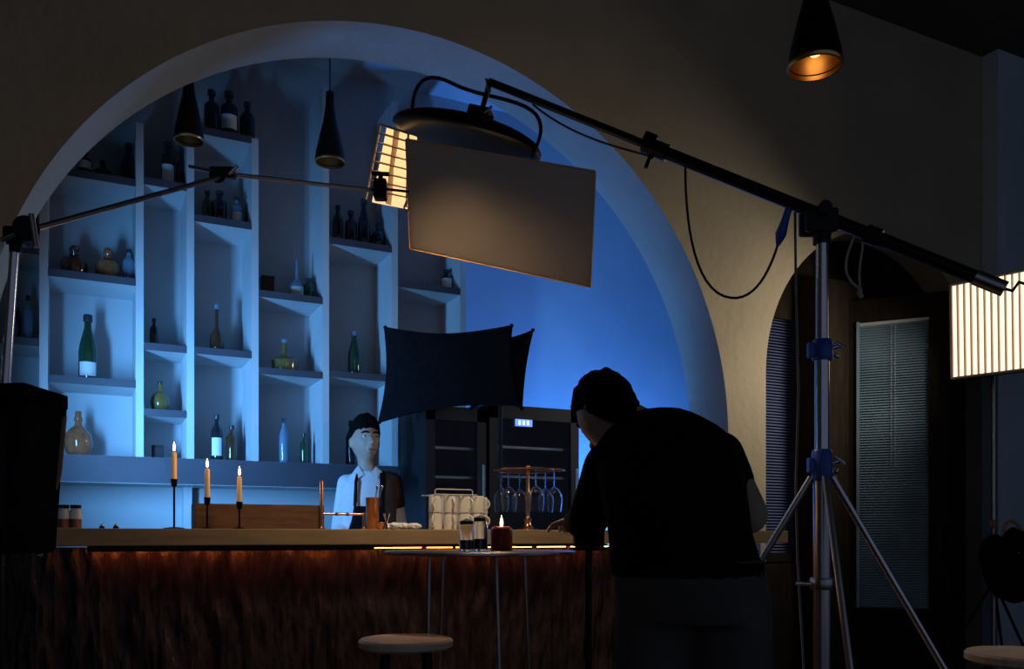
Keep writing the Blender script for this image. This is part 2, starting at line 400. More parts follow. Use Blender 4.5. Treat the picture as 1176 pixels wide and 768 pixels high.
# third column
for px, hp, w, kd, lb, ln in ((243, 56, 17, 'spirit', 'dark square-shouldered bottle left of three on the highest board', None), (263, 58, 20, 'spirit', 'dark bottle with pale label, middle of three on the highest board', (.22, .5)), (284, 50, 17, 'wine', 'dark narrow bottle right of three on the highest board', None)):
    bottle(px, '3t', hp, w, kd, 'dark_glass', lb, ln)
bottle(238, '3a', 38, 12, 'wine', 'green_glass', 'dull green bottle at the left of the four-bottle shelf')
bottle(252, '3a', 40, 17, 'spirit', 'dark_glass', 'broad black bottle second on the four-bottle shelf')
bottle(272, '3a', 36, 13, 'spirit', 'blue_clear', 'bottle with bright blue-white label on the four-bottle shelf', (.05, .5))
bottle(286, '3a', 40, 10, 'wine', 'green_glass', 'thin dark green bottle at the right of the four-bottle shelf')
bottle(249, '3b', 56, 16, 'gourd', 'brown_glass', 'pear-shaped brown bottle with long pale neck', cap='blue_clear')
bottle(249, 'b', 54, 13, 'wine', 'dark_glass', 'black wine bottle with narrow white label behind the middle candle', (.12, .5))
bottle(266, 'b', 42, 12, 'spirit', 'brown_glass', 'dull brown bottle right of the white-labelled wine bottle')
# fourth column
o = thing('box', 'dark square gift box beside the green labelled bottle', 'box', Vector((P(307, 600, 5.6).x, 5.6, SH['4a'])))
B().box(ORG[o.name]+Vector((0, 0, .058)), (.075, .075, .116), bev=.004).build('body', 'black_plastic', o)
B().box(ORG[o.name]+Vector((0, 0, .122)), (.079, .079, .012), bev=.003).build('lid', 'black_plastic', o)
bottle(341, '4a', 46, 17, 'flask', 'blue_clear', 'clear bottle with white label and long neck, fourth column', (.05, .32), cap=None)
bottle(354, '4a', 27, 13, 'spirit', 'green_glass', 'short green bottle touching the clear labelled one')
bottle(327, '4b', 39, 30, 'flask', 'olive_liquor', 'wide flat flask of olive liquor with a clear neck', cap='blue_clear')
bottle(326, 'b', 52, 12, 'wine', 'blue_clear', 'slim clear glass bottle on the bottom of the fourth column', cap='glass')
bottle(349, 'b', 36, 9, 'wine', 'green_glass', 'thin dark bottle against the fourth column divider')
# fifth column
for px, hp, w, kd, lb in ((388, 46, 12, 'wine', 'dark slim bottle first in the group behind the arm clamp'), (403, 42, 14, 'spirit', 'dark shouldered bottle second in the group behind the arm clamp'), (418, 58, 15, 'champ', 'tall dark bottle third in the group behind the arm clamp'), (434, 36, 18, 'round', 'low rounded dark bottle last in the group behind the arm clamp')):
    bottle(px, '5a', hp, w, kd, 'dark_glass', lb)
bottle(407, '5b', 52, 15, 'champ', 'green_glass', 'dark green bottle above the bartender with pale foil neck', cap='blue_clear')
bottle(403, 'b', 52, 12, 'wine', 'dark_glass', 'dark wine bottle partly hidden behind the bartender head')
# sixth column
bottle(513, '6a', 27, 14, 'spirit', 'dark_glass', 'small dark bottle with pale label, far right shelf', (.1, .6))
for px, lb in ((480, 'empty stemless glass left of two on the far right shelf'), (495, 'empty stemless glass beside the pale-labelled small bottle')):
    c = P(px, 600, 5.6); c.z = SH['6a']
    o = thing('drinking_glass', lb, 'glass', c, 'glasses on the far right shelf')
    B().lathe([(.025, 0), (.03, .003), (.034, .08), (.032, .08), (.027, .008), (.001, .007)], c, 16, caps=False).build('bowl', 'glass', o, smooth=True)
    B().lathe([(.0, .0), (.024, 0), (.0255, .006), (0, .006)], c, 16).build('base', 'glass', o, smooth=True)

# ------------------------------------------------------------------ wine fridges behind the bar
def fridge(x0, x1, label, disp):
    Y0, Y1 = 4.98, 5.42; zt = P((x0+x1)/2, 467, Y0).z; xa, xb = P(x0, 500, Y0).x, P(x1, 500, Y0).x
    if x0 > 550: xa += .012
    o = thing('wine_fridge', label, 'fridge', ((xa+xb)/2, (Y0+Y1)/2, 0), 'wine fridges behind the bar')
    cx = (xa+xb)/2; w = xb-xa
    b = B()
    for x in (xa+.012, xb-.012): b.box((x, (Y0+Y1)/2, zt/2), (.024, Y1-Y0, zt))
    b.box((cx, (Y0+Y1)/2, zt-.012), (w, Y1-Y0, .024)); b.box((cx, (Y0+Y1)/2, .06), (w, Y1-Y0, .12)); b.box((cx, Y1-.01, zt/2), (w, .02, zt))
    b.build('cabinet', 'black_plastic', o)
    d = B()
    for x in (xa+.03, xb-.03): d.box((x, Y0-.016, zt/2+.04), (.06, .03, zt-.1))
    for z in (zt-.05, .13): d.box((cx, Y0-.016, z), (w, .03, .08))
    dd = d.build('door_frame', 'black_plastic', o)
    B().box((cx, Y0-.016, zt/2+.04), (w-.11, .006, zt-.2)).build('door_glass', 'glass', dd)
    B().cyl((xb-.03, Y0-.06, 1.1), (xb-.03, Y0-.06, 1.5), .009).build('handle', 'worn_steel', dd)
    for y in (516, 549):
        z = P((x0+x1)/2, y, Y0+.1).z
        B().box((cx, Y0+.2, z), (w-.06, .34, .016)).build('rack', 'worn_steel', o)
    if disp:
        a, bb = P(592, 481, Y0-.035), P(611, 490, Y0-.035)
        s = B().box(((a.x+bb.x)/2, Y0-.035, (a.z+bb.z)/2), (bb.x-a.x, .008, a.z-bb.z)).build('display', 'display', o)
        for k in range(3): B().box((a.x+(k+.9)*(bb.x-a.x)/4, Y0-.041, (a.z+bb.z)/2), (.012, .004, .026)).build('digit', 'digit', s)
    return (xa, xb, zt)
fridge(487, 556, 'black glass-door wine fridge with lit racks beside the bartender', False)
fx = fridge(558, 662, 'black wine fridge with blue digital display near the bent man', True)

# ------------------------------------------------------------------ black fabric flags above the fridges
def flag(c4, t, th, label, rod):
    pts = [K(x, y, t) for x, y in c4]
    n = (pts[1]-pts[0]).cross(pts[3]-pts[0]).normalized()
    o = thing('fabric_flag', label, 'flag', (pts[2]+pts[3])/2, 'black flags above the fridges')
    N = 14; b = B()
    for s_ in (0, 1):
        g = []
        for i in range(N+1):
            row = []
            for j in range(N+1):
                u, v = i/N, j/N
                # pincushion edges
                uu = u+(.5-u)*.05*math.sin(math.pi*v)*1.5; vv = v+(.5-v)*.11*math.sin(math.pi*u)*1.6
                p = pts[0].lerp(pts[1], uu).lerp(pts[3].lerp(pts[2], uu), vv)
                bul = th*(.25+.75*math.sin(math.pi*u)**.5*math.sin(math.pi*v)**.5)*(1 if s_ else -1)+.006*noise.noise((u*5, v*5, t))
                row.append(b.b.verts.new(p+n*bul))
            g.append(row)
        for i in range(N):
            for j in range(N): b.b.faces.new((g[i][j], g[i+1][j], g[i+1][j+1], g[i][j+1]))
        if s_ == 0: g0 = g
    ed = lambda g: [g[i][0] for i in range(N)]+[g[N][j] for j in range(N)]+[g[i][N] for i in range(N, 0, -1)]+[g[0][j] for j in range(N, 0, -1)]
    e0, e1 = ed(g0), ed(g)
    for i in range(len(e0)): b.b.faces.new((e0[i], e0[(i+1) % len(e0)], e1[(i+1) % len(e0)], e1[i]))
    cv = b.build('cover', 'black_fabric', o, smooth=True)
    for i in range(4): B().sphere(pts[i].lerp((pts[0]+pts[2])/2, .02), .012).build('corner_tab', 'black_fabric', cv, smooth=True)
    if rod:
        m = (pts[0]+pts[1]+pts[2]+pts[3])/4
        q = Vector((P(rod, 600, 5.43).x, 5.435, 0))
    return o
flag([(441, 375), (589, 373), (597, 466), (434, 486)], 5.20, .03, 'large black padded flag with pointed corners left above fridge', 0)
flag([(540, 385), (613, 378), (600, 470), (540, 470)], 5.27, .02, 'second black flag peeking out right behind the large one', 0)
st = thing('flag_stand', 'thin black stand hidden behind the black flags', 'stand', K(575, 600, 5.31)-Vector((0, 0, K(575, 600, 5.31).z)))
q = ORG[st.name]
B().cyl(q, q+Vector((0, 0, 2.2)), .011).build('pole', 'black_metal', st)
for a in (0.3, 2.4, 4.5): B().cyl(q+Vector((0, 0, .25)), q+Vector((.28*math.cos(a)*.4, .05*math.sin(a), .012)), .008).build('leg', 'black_metal', st)

# ------------------------------------------------------------------ pendant lamps
def pendant(px, ytop, ybot, wpx, t, zceil, label, glow=0):
    c = K(px, ybot, t); r = wpx*t/F/2; h = (ybot-ytop)*t/F
    o = thing('pendant_lamp', label, 'lamp', c, 'bottle-shaped pendant lamps')
    B().lathe([(r, 0), (r*.97, h*.10), (r*.72, h*.34), (r*.46, h*.56), (r*.30, h*.78), (r*.27, h*.97), (r*.12, h), (r*.10, h*.995), (r*.24, h*.96), (r*.27, h*.78), (r*.43, h*.56), (r*.69, h*.34), (r*.93, h*.10), (r*.95, 0), (r, 0)], c, 28, caps=False).build('shade', 'black_metal', o, smooth=True)
    B().lathe([(r*.95, .001), (r*.93, h*.095), (r*.68, h*.33), (r*.0, h*.34)], c, 28, caps=False).build('brass_lining', 'brass', o, smooth=True)
    B().lathe([(r*1.0, -.006), (r*1.03, -.003), (r*1.03, .006), (r*1.0, .008), (r*.94, .008), (r*.94, -.006), (r, -.006)], c, 28, caps=False).build('rim', 'brass', o, smooth=True)
    B().cyl(c+Vector((0, 0, h*.97)), Vector((c.x, c.y, zceil)), .004).build('cord', 'cable', o)
    B().lathe([(.04, 0), (.04, -.02), (.012, -.03)], (c.x, c.y, zceil), 16).build('ceiling_rose', 'black_metal', o, smooth=True)
    B().sphere(c+Vector((0, 0, h*.14)), r*.28).build('bulb', 'bulb_glow' if glow else 'frost_glass', o, smooth=True)
pendant(217, 72, 161, 33, 4.75, 4.2, 'dark cone pendant with brass rim above left shelf column')
pendant(379, 104, 186, 34, 5.1, 4.2, 'dark cone pendant with brass rim nearer the warm light panel')
pendant(936, -60, 76, 60, 2.75, ZC, 'large pendant with glowing bronze underside at upper right', 1)

# ------------------------------------------------------------------ bar counter
YF = 3.9; ZT = 1.09
bx0, bx1 = -2.6, P(905, 615, YF).x
bar = thing('bar_counter', 'long bar with wooden top and dark crumpled front lit orange from beneath', 'bar counter', ((bx0+bx1)/2, 4.15, 0))
B().box(((bx0+bx1)/2, (YF+YW-.03)/2, (ZT+1.018)/2), (bx1-bx0, YW-.03-YF, ZT-1.018), bev=.004).build('countertop', 'counter_wood', bar)
def front_panel():
    b = B(); xa, xb = bx0, bx1-.55; NX, NZ = 700, 90; g = []
    for i in range(NX+1):
        x = xa+(xb-xa)*i/NX; row = []
        for j in range(NZ+1):
            z = 1.012*j/NZ
            d = .030*noise.noise((x*6+.8*noise.noise((x*3, 0, z*2)), 1.3, z*.9))+.022*noise.noise((x*19+1.2*noise.noise((x*4, 2, z*3)), 4.1, z*2.2))+.010*noise.noise((x*50, 7, z*8))
            d += .010*abs(noise.noise((x*30, 3, z*5)))
            row.append(b.b.verts.new((x, YF+.10-d, z)))
        g.append(row)
    for i in range(NX):
        for j in range(NZ): b.b.faces.new((g[i][j], g[i+1][j], g[i+1][j+1], g[i][j+1]))
    return b
front_panel().build('front_panel', 'crumpled_panel', bar, smooth=True)
B().box(((bx0+bx1-.55)/2, YF+.29, .5), (bx1-.55-bx0, .28, 1.0)).build('carcass', 'black_plastic', bar)
xl = P(100, 620, YF).x; xr = P(700, 620, YF).x
ch = B().box(((xl+xr)/2, YF+.035, 1.011), (xr-xl, .03, .012)).build('light_channel', 'black_metal', bar)
random.seed(3)
x = xl
while x < xr:      # the strip shows as runs of light
    w = random.uniform(.10, .3); B().box((x+w/2, YF+.036, 1.0035), (w*.86, .008, .004)).build('led_strip', 'led', ch); x += w
xm = P(430, 620, YF).x
B().box(((xl+xm)/2, YF+.018, 1.006), (xm-xl, .006, .024)).build('channel_lip', 'black_metal', bar)
lx = P(874, 700, YF).x
B().box((lx, YF+.05, .508), (.045, .045, 1.016)).build('leg', 'worn_steel', bar); B().box((lx, YW-.1, .508), (.045, .045, 1.016)).build('leg', 'worn_steel', bar)

# ------------------------------------------------------------------ things on the bar
def at(px, D=4.1, z=ZT):
    c = P(px, 600, D); c.z = z; return c
def flame_at(p, parent, s=1.0, power=.5):
    B().lathe([(.0005, -.004*s), (.0035*s, .0), (.0055*s, .007*s), (.0045*s, .017*s), (.002*s, .028*s), (.0003, .036*s)], p, 12).build('flame', 'flame', parent, smooth=True)
    l = bpy.data.lights.new('flame_light', 'POINT'); l.energy = power; l.color = (1, .52, .2); l.shadow_soft_size = .012
    lo = bpy.data.objects.new('flame_light', l); COL.objects.link(lo); lo.location = p+Vector((0, 0, .045)); 
def candlestick(px, ytop, yjoin, D, label, base_r, group='lit taper candles on the bar'):
    c = at(px, D); t = c.dot(FW); zj = CH+(HOR-yjoin)/F*t; zt = CH+(HOR-ytop)/F*t
    o = thing('candle_holder', label[1], 'candle holder', c, 'black candle holders on the bar')
    B().lathe([(base_r, 0), (base_r, .004), (.006, .009)], c, 24).build('base', 'black_metal', o, smooth=True)
    B().lathe([(.0045, .004), (.0045, zj-c.z-.035), (.004, zj-c.z-.03)], c, 10).build('stem', 'black_metal', o, smooth=True)
    B().lathe([(.005, zj-c.z-.032), (.012, zj-c.z-.025), (.014, zj-c.z), (.0145, zj-c.z+.004), (.0, zj-c.z+.004)], c, 14).build('cup', 'black_metal', o, smooth=True)
    k = c.copy(); k.z = zj+.004
    q = thing('taper_candle', label[0], 'candle', k, group)
    H = zt-k.z-.012
    B().lathe([(.0115, 0), (.0115, .002), (.0105, H-.006), (.008, H), (.003, H-.003)], k, 14).build('wax_stick', 'wax', q, smooth=True)
    B().cyl(k+Vector((0, 0, H-.003)), k+Vector((0, 0, H+.007)), .001, n=6).build('wick', 'wick', q)
    return q, k+Vector((0, 0, H+.009))
for a in ((200, 516, 551, 4.08, ('tallest lit taper candle, leftmost of the three', 'tall slender black holder standing clear left of the wooden box'), .045),
          (238, 535, 572, 3.96, ('middle lit taper candle of the three above the box', 'black holder of the middle candle before the wooden box'), .022),
          (275, 544, 577, 3.96, ('lowest lit taper candle, right of the three', 'black holder of the lowest right-hand candle before the wooden box'), .022)):
    q, p = candlestick(*a); flame_at(p, q, 1.0, .35)
# wooden box
a, b_ = at(224, 4.06), at(372, 4.06)
zt = CH+(HOR-579)/F*((a+b_)/2).dot(FW)
o = thing('wooden_box', 'low dark wooden box on the bar behind two candles', 'box', ((a.x+b_.x)/2, 4.13, ZT))
w = b_.x-a.x; h = zt-ZT; c = ORG[o.name]
for n_, cc, dd in (('front_board', (0, -.07, h/2), (w, .012, h)), ('back_board', (0, .07, h/2), (w, .012, h)), ('end_board', (-w/2+.006, 0, h/2), (.012, .128, h)), ('end_board', (w/2-.006, 0, h/2), (.012, .128, h)), ('bottom_board', (0, 0, .006), (w-.024, .128, .012))):
    B().box(c+Vector(cc), dd, bev=.002).build(n_, 'dark_wood_box', o)
# jars at the left
for i, (px, lb) in enumerate(((73, 'left of two small honey jars with dark lids by the black monitor'), (87, 'right of two small honey jars with dark lids on the bar'))):
    c = at(px, 4.0); o = thing('honey_jar', lb, 'jar', c, 'honey jars at the bar end')
    B().lathe([(.0, 0), (.020, 0), (.0235, .004), (.0235, .068), (.019, .078), (.019, .082)], c, 18).build('jar_glass', 'frost_glass', o, smooth=True)
    B().lathe([(.0, .0385), (.0238, .0385), (.0238, .004), (.0, .0035)][::-1], c, 18).build('honey', 'amber', o, smooth=True)
    B().lathe([(.0, .082), (.021, .082), (.021, .096), (.0, .096)], c, 18).build('lid', 'black_metal', o, smooth=True)
for px, lb in ((117, 'tiny dark stopper lying left on the bare stretch of bar'), (133, 'tiny dark stopper lying nearer the tall candle holder')):
    c = at(px, 4.1); o = thing('bottle_stopper', lb, 'stopper', c, 'stoppers on the bar')
    B().lathe([(.011, 0), (.011, .008), (.007, .012)], c, 14).build('cap', 'black_metal', o, smooth=True)
    B().lathe([(.007, .012), (.005, .02), (.0, .021)], c, 12).build('knob', 'worn_steel', o, smooth=True)
# copper tap frame
c = at(369, 4.05); t = c.dot(FW)
o = thing('copper_tap', 'copper drinks tap with upright spout and level pipe', 'tap', c)
zt = CH+(HOR-551)/F*t; zp = CH+(HOR-590)/F*t; c2 = at(418, 4.05)
B().lathe([(.018, 0), (.018, .006), (.009, .012), (.009, zt-ZT-.01), (.006, zt-ZT)], c, 14).build('upright', 'copper', o, smooth=True)
B().cyl(Vector((c.x, c.y, zp)), Vector((c2.x, c2.y, zp)), .006).build('level_pipe', 'copper', o, smooth=True)
B().lathe([(.014, 0), (.014, .005), (.007, .01), (.007, zp-ZT+.01)], c2, 12).build('foot', 'copper', o, smooth=True)
for f_ in (.35, .6): B().lathe([(.009, -.008), (.011, 0), (.009, .008)], (c.x+(c2.x-c.x)*f_, c.y, zp), 10).build('valve', 'brass', o, smooth=True)
# copper mixing cup with tools
c = at(428, 4.16); t = c.dot(FW)
o = thing('mixing_cup', 'copper mixing cup in front of the bartender', 'cup', c)
B().lathe([(.0, .0), (.027, 0), (.030, .004), (.035, .155), (.037, .158), (.033, .157), (.028, .008), (.0, .007)], c, 22, caps=False).build('body', 'copper', o, smooth=True)
for k, (dx, tl, lb, m_) in enumerate(((.008, .05, 'steel bar spoon leaning left in the copper cup', 'chrome'), (.012, .085, 'long steel bar spoon leaning right in the copper cup', 'chrome'))):
    p0 = c+Vector((dx-.015, .004*k, .010)); p1 = p0+Vector((tl*.6, 0, .20))
    o = thing('bar_spoon', lb, 'spoon', p0, 'bar spoons')
    B().cyl(p0, p1, .0028, n=8).build('shaft', m_, o, smooth=True); B().sphere(p1, (.007, .004, .011)).build('bowl', m_, o, smooth=True)
for k, (px, r_, m_, lb, nm) in enumerate(((437, .022, 'copper', 'small dented copper bowl beside the mixing cup', 'bowl'),)):
    c = at(px, 4.0); o = thing('copper_bowl', lb, 'bowl', c)
    B().lathe([(.0, .0), (r_*.6, 0), (r_*1.1, .018), (r_*1.2, .032), (r_*1.1, .031), (r_*.9, .016), (.0, .006)], c, 20, caps=False).build('body', m_, o, smooth=True)
    B().lathe([(r_*1.2, .030), (r_*1.26, .032), (r_*1.2, .035), (r_*1.12, .034)], c, 20, caps=False).build('rim', m_, o, smooth=True)
c = at(444, 3.98); o = thing('jigger', 'shiny steel jigger standing right of the copper bowl', 'jigger', c)
B().lathe([(.016, 0), (.005, .03), (.0045, .034), (.018, .075), (.0165, .075), (.003, .036), (.0, .036)], c, 18, caps=False).build('cup', 'chrome', o, smooth=True)
B().lathe([(.0055, .029), (.0065, .032), (.0055, .035)], c, 14).build('collar', 'chrome', o, smooth=True)
for k, (px, lb) in enumerate(((453, 'white crumpled napkin nearest the steel jigger'), (463, 'white crumpled napkin in the middle of the bar'), (476, 'white folded napkin against the stacked mugs'))):
    c = at(px, 4.02); sd = k*7.1
    o = B().sphere(c+Vector((0, 0, .016)), (.034, .028, .016), n=20, m=12, fn=lambda p: p*(1+.28*noise.noise((p.x*2.4+sd, p.y*2.4, p.z*2)))).build('napkin', 'white_cloth', smooth=False, loc=c)
    mz = min(v.co.z for v in o.data.vertices)
    for v in o.data.vertices: v.co.z -= mz
    tag(o, lb, 'napkin', 'napkins on the bar')
# stacked mugs
mi = 0
rowsm = ((('front', 4.03), (500, 517, 534, 549)), (('back', 4.16), (503, 520, 537, 553)))
names = ('first', 'second', 'third', 'fourth')
def mug(c, label, inv, hang):
    o = thing('glass_mug', label, 'mug', c, 'frosted glass mugs stacked on the bar')
    r = .034; h = .085
    pr = [(.0, .0), (r*.86, 0), (r*.92, .004), (r, h), (r*.93, h), (r*.85, .008), (.0, .007)]
    if inv: pr = [(a_, h-b__) for a_, b__ in pr]
    B().lathe(pr, c, 16, caps=False).build('body', 'frost_glass', o, smooth=True)
    d = Vector((math.cos(hang), math.sin(hang), 0))
    B().tube(bez(c+d*r*.93+Vector((0, 0, .068)), c+d*(r+.034)+Vector((0, 0, .07)), c+d*(r+.034)+Vector((0, 0, .018)), c+d*r*.9+Vector((0, 0, .02)), 8), .0045, 6).build('handle', 'frost_glass', o, smooth=True)
for (rn, D), pxs in rowsm:
    for lev in (0, 1):
        for i, px in enumerate(pxs):
            c = at(px, D); c.z = ZT+lev*.0855
            mug(c, f'frosted mug, {names[i]} from the napkins in the {"upper" if lev else "lower"} {rn} row', True, [-2.2, -1.6, -1.2, -.6][i] if rn == 'front' else 1.4)
# wire handle tray on the mugs
c = at(519, 4.03); c.z = ZT+.171
o = thing('wire_rack', 'thin white wire rack laid on top of the stacked mugs', 'rack', c)
a, b_ = at(498, 4.03), at(541, 4.03)
z = ZT+.174
B().tube([Vector((a.x, 4.01, z)), Vector((a.x, 4.01, z+.02)), Vector((a.x+.01, 4.01, z+.026)), Vector((b_.x-.01, 4.01, z+.026)), Vector((b_.x, 4.01, z+.02)), Vector((b_.x, 4.01, z))], .003, 6).build('handle', 'shelf_white', o, smooth=True)
b = B()
b.tube([Vector((a.x-.01, 4.0, z)), Vector((b_.x+.02, 4.0, z))], .003, 6); b.tube([Vector((a.x-.01, 4.17, z)), Vector((b_.x+.02, 4.17, z))], .003, 6)
for i in range(7): x = a.x+(b_.x-a.x)*i/6; b.tube([Vector((x, 4.0, z)), Vector((x, 4.17, z))], .002, 6)
b.build('grid', 'shelf_white', o)
# stemware carousel
c = at(606, 4.12); t = c.dot(FW); zt = CH+(HOR-541)/F*t
o = thing('glass_carousel', 'round copper stemware carousel on the bar', 'glass rack', c)
B().lathe([(.0, 0), (.058, 0), (.06, .004), (.03, .014), (.018, .03), (.017, .05), (.024, .055), (.012, .065), (.0095, .075), (.0095, .15), (.016, .165), (.018, .185), (.010, .205), (.0085, zt-ZT)], c, 22).build('column', 'copper', o, smooth=True)
b = B(); b.lathe([(.0, zt-ZT), (.02, zt-ZT), (.02, zt-ZT+.006), (0, zt-ZT+.006)], c, 18)
for k in range(6):
    a_ = k*math.pi/3+.35
    for s_ in (-.16, .16): b.cyl(c+Vector((.015*math.cos(a_), .015*math.sin(a_), zt-ZT+.003)), c+Vector((.185*math.cos(a_+s_*.6), .185*math.sin(a_+s_*.6), zt-ZT+.003)), .003, n=6)
b.build('arms', 'copper', o); B().lathe([(.196, zt-ZT), (.199, zt-ZT+.003), (.196, zt-ZT+.006), (.193, zt-ZT+.003), (.196, zt-ZT)], c, 36, caps=False).build('ring', 'copper', o, smooth=True)
B().sphere(c+Vector((0, 0, zt-ZT+.022)), .013).build('finial', 'copper', o, smooth=True)
wl = ('left front', 'centre front', 'right front', 'right rear', 'centre rear', 'left rear')
for k in range(6):
    a_ = k*math.pi/3+.35; g = c+Vector((.145*math.cos(a_), .145*math.sin(a_), 0)); top = zt-ZT+.008
    r = g.dot(RT)-c.dot(RT); f_ = g.dot(FW)-c.dot(FW)
    g2 = g.copy(); g2.z = ZT+top
    pos = ('left' if r < -.06 else 'right' if r > .06 else 'centre')+(' front' if f_ < 0 else ' rear')
    w_ = thing('wine_glass', f'upside-down wine glass hanging at the {pos} of the carousel', 'glass', g2, 'wine glasses on the carousel')
    B().lathe([(.032, .003), (.034, .001), (.030, -.002), (.006, -.006)], g2, 18).build('foot', 'glass', w_, smooth=True)
    B().lathe([(.0045, -.004), (.0035, -.05), (.0045, -.094)], g2, 10).build('stem', 'glass', w_, smooth=True)
    B().lathe([(.004, -.092), (.022, -.104), (.040, -.135), (.043, -.165), (.036, -.225), (.0345, -.225), (.0415, -.165), (.0385, -.136), (.021, -.107), (.001, -.097)], g2, 20, caps=False).build('bowl', 'glass', w_, smooth=True)

# ------------------------------------------------------------------ bistro table with candle and jars
tc = K(551, 632, 3.1); TZ = tc.z
o = thing('bistro_table', 'thin round bistro table before the bar holding a dark red candle', 'table', (tc.x, tc.y, 0))
B().lathe([(.0, TZ-.014), (.33, TZ-.014), (.336, TZ-.010), (.336, TZ-.003), (.332, TZ), (0, TZ)], (tc.x, tc.y, 0), 48).build('tabletop', 'table_top', o, smooth=True)
B().lathe([(.3365, TZ-.011), (.339, TZ-.010), (.339, TZ-.003), (.3365, TZ-.002)], (tc.x, tc.y, 0), 48, caps=False).build('edge_band', 'worn_steel', o, smooth=True)
for r0, f0, r1, f1 in ((-.17, -.1, -.18, -.14), (.06, -.12, .09, -.2), (.16, .12, .2, .18), (-.14, .14, -.18, .2)):
    c = Vector((tc.x, tc.y, 0)); B().cyl(c+RT*r0+FW*f0+Vector((0, 0, TZ-.014)), c+RT*r1+FW*f1, .007, .006, 10).build('leg', 'worn_steel', o, smooth=True)
c = K(576, 628, 3.05); c.z = TZ
o = thing('pillar_candle', 'dark red pillar candle burning on the bistro table', 'candle', c)
B().lathe([(.0, 0), (.036, 0), (.0385, .003), (.0385, .072), (.034, .082), (.026, .086), (.022, .078), (.0, .074)], c, 26).build('wax_body', 'red_wax', o, smooth=True)
B().cyl(c+Vector((0, 0, .073)), c+Vector((0, 0, .086)), .0012, n=6).build('wick', 'wick', o)
flame_at(c+Vector((0, 0, .088)), o, 1.0, .3)
for k, (px, h, lb) in enumerate(((536, .112, 'clear glass jar of dark liquid left of two on the bistro table'), (552, .125, 'taller glass jar with dark clamp lid beside the red candle'))):
    c = K(px, 630, 3.0+.03*k); c.z = TZ
    o = thing('glass_jar', lb, 'jar', c, 'glass jars on the bistro table'); r = .026
    B().lathe([(.0, 0), (r*.95, 0), (r, .004), (r, h*.72), (r*.85, h*.8), (r*.85, h*.82), (r*.81, h*.82), (r*.81, h*.79), (r*.95, h*.70), (r*.94, .006), (0, .005)], c, 20, caps=False).build('jar_glass', 'glass', o, smooth=True)
    B().lathe([(.0, .006), (r*.90, .006), (r*.90, h*.34), (0, h*.34)], c, 20).build('liquid', 'dark_glass', o, smooth=True)
    B().lathe([(.0, h*.82), (r*.93, h*.82), (r*.93, h*.92), (r*.5, h*.95), (.0, h*1.0)], c, 20).build('lid', 'black_metal', o, smooth=True)
c = K(676, 606, 2.95); c.z = TZ
o = thing('equipment_case', 'small flat dark case under the bent man hand', 'case', c)
# it stands on its own low stool-height stand behind the table
B().box(c+Vector((0, 0, .045)), (.10, .08, .06), frame(RT), .005).build('body', 'brown_cloth', o)
B().box(c+Vector((0, 0, .081)), (.104, .084, .010), frame(RT), .003).build('lid', 'grid_fabric', o)
cs = thing('side_stand', 'slim dark stand carrying the small flat case', 'stand', (c.x, c.y, 0))
B().lathe([(.0, TZ+.004), (.07, TZ+.004), (.07, TZ+.014), (0, TZ+.014)], (c.x, c.y, 0), 20).build('plate', 'black_metal', cs)
B().cyl((c.x, c.y, .01), (c.x, c.y, TZ+.005), .012).build('pole', 'black_metal', cs); B().lathe([(.13, 0), (.13, .01), (.02, .02)], (c.x, c.y, 0), 24).build('foot', 'black_metal', cs)

# ------------------------------------------------------------------ stools
def stool(px, py, wpx, t, label):
    c = K(px, py, t); r = wpx*t/F/2; z = c.z; c.z = 0
    o = thing('bar_stool', label, 'stool', c, 'wooden bar stools')
    B().lathe([(.0, z-.03), (r*.9, z-.03), (r, z-.022), (r, z-.006), (r*.96, z), (0, z)], c, 40).build('seat', 'stool_seat', o, smooth=True)
    for k in range(4):
        a = k*math.pi/2+.5; d = Vector((math.cos(a), math.sin(a), 0))
        B().cyl(c+d*r*.6+Vector((0, 0, z-.03)), c+d*r*1.15, .012, .010).build('leg', 'black_metal', o, smooth=True)
    pts = [c+Vector((r*.98*math.cos(a), r*.98*math.sin(a), .25)) for a in [2*math.pi*i/24 for i in range(25)]]
    B().tube(pts, .007, 8).build('footrest', 'black_metal', o, smooth=True)
stool(466, 733, 108, 2.6, 'round wooden stool in front of the bistro table')
stool(1180, 749, 130, 2.3, 'round pale stool cut off at the lower right corner')

# ------------------------------------------------------------------ boom with warm light
bA, bB = K(562, 94, 3.4), K(1152, 331, 2.75); bd = (bB-bA).normalized()
def on_boom(px):
    u = (px-588)/F; a = RT-u*FW; s_ = -(a.dot(bA))/(a.dot(bd)); return bA+bd*s_
piv = on_boom(940); jn = on_boom(748)
boom = thing('lighting_boom', 'long black boom pole slanting across the room to the right-hand stand', 'boom', piv)
B().cyl(bA, jn, .0145, n=14).build('inner_pole', 'black_metal', boom, smooth=True)
B().cyl(jn-bd*.02, bB, .0215, n=16).build('outer_pole', 'black_metal', boom, smooth=True)
cl = B(); cl.cyl(jn-bd*.03, jn+bd*.07, .029, n=14); cl.box(jn+Vector((0, 0, .03)), (.05, .04, .03), frame(bd), .004); k_ = cl.build('lock_collar', 'black_metal', boom)
B().cyl(jn+Vector((0, 0, -.02)), jn+RT*-.02+Vector((0, 0, -.075)), .006, .008).build('lock_lever', 'black_metal', k_)
B().cyl(bB-bd*.09, bB+bd*.006, .0245, n=16).build('end_sleeve', 'worn_steel', boom, smooth=True)
B().tube([bB, bB+RT*.03+Vector((0, 0, -.008)), bB+RT*.05+Vector((0, 0, .02)), bB+RT*.075+Vector((0, 0, .012))], .005).build('end_hook', 'black_metal', boom)
B().tube([bA+RT*.01, bA+RT*-.012+Vector((0, 0, .012)), bA+Vector((0, 0, -.04))], .006).build('tip_pin', 'chrome', boom)
c1 = on_boom(1002)
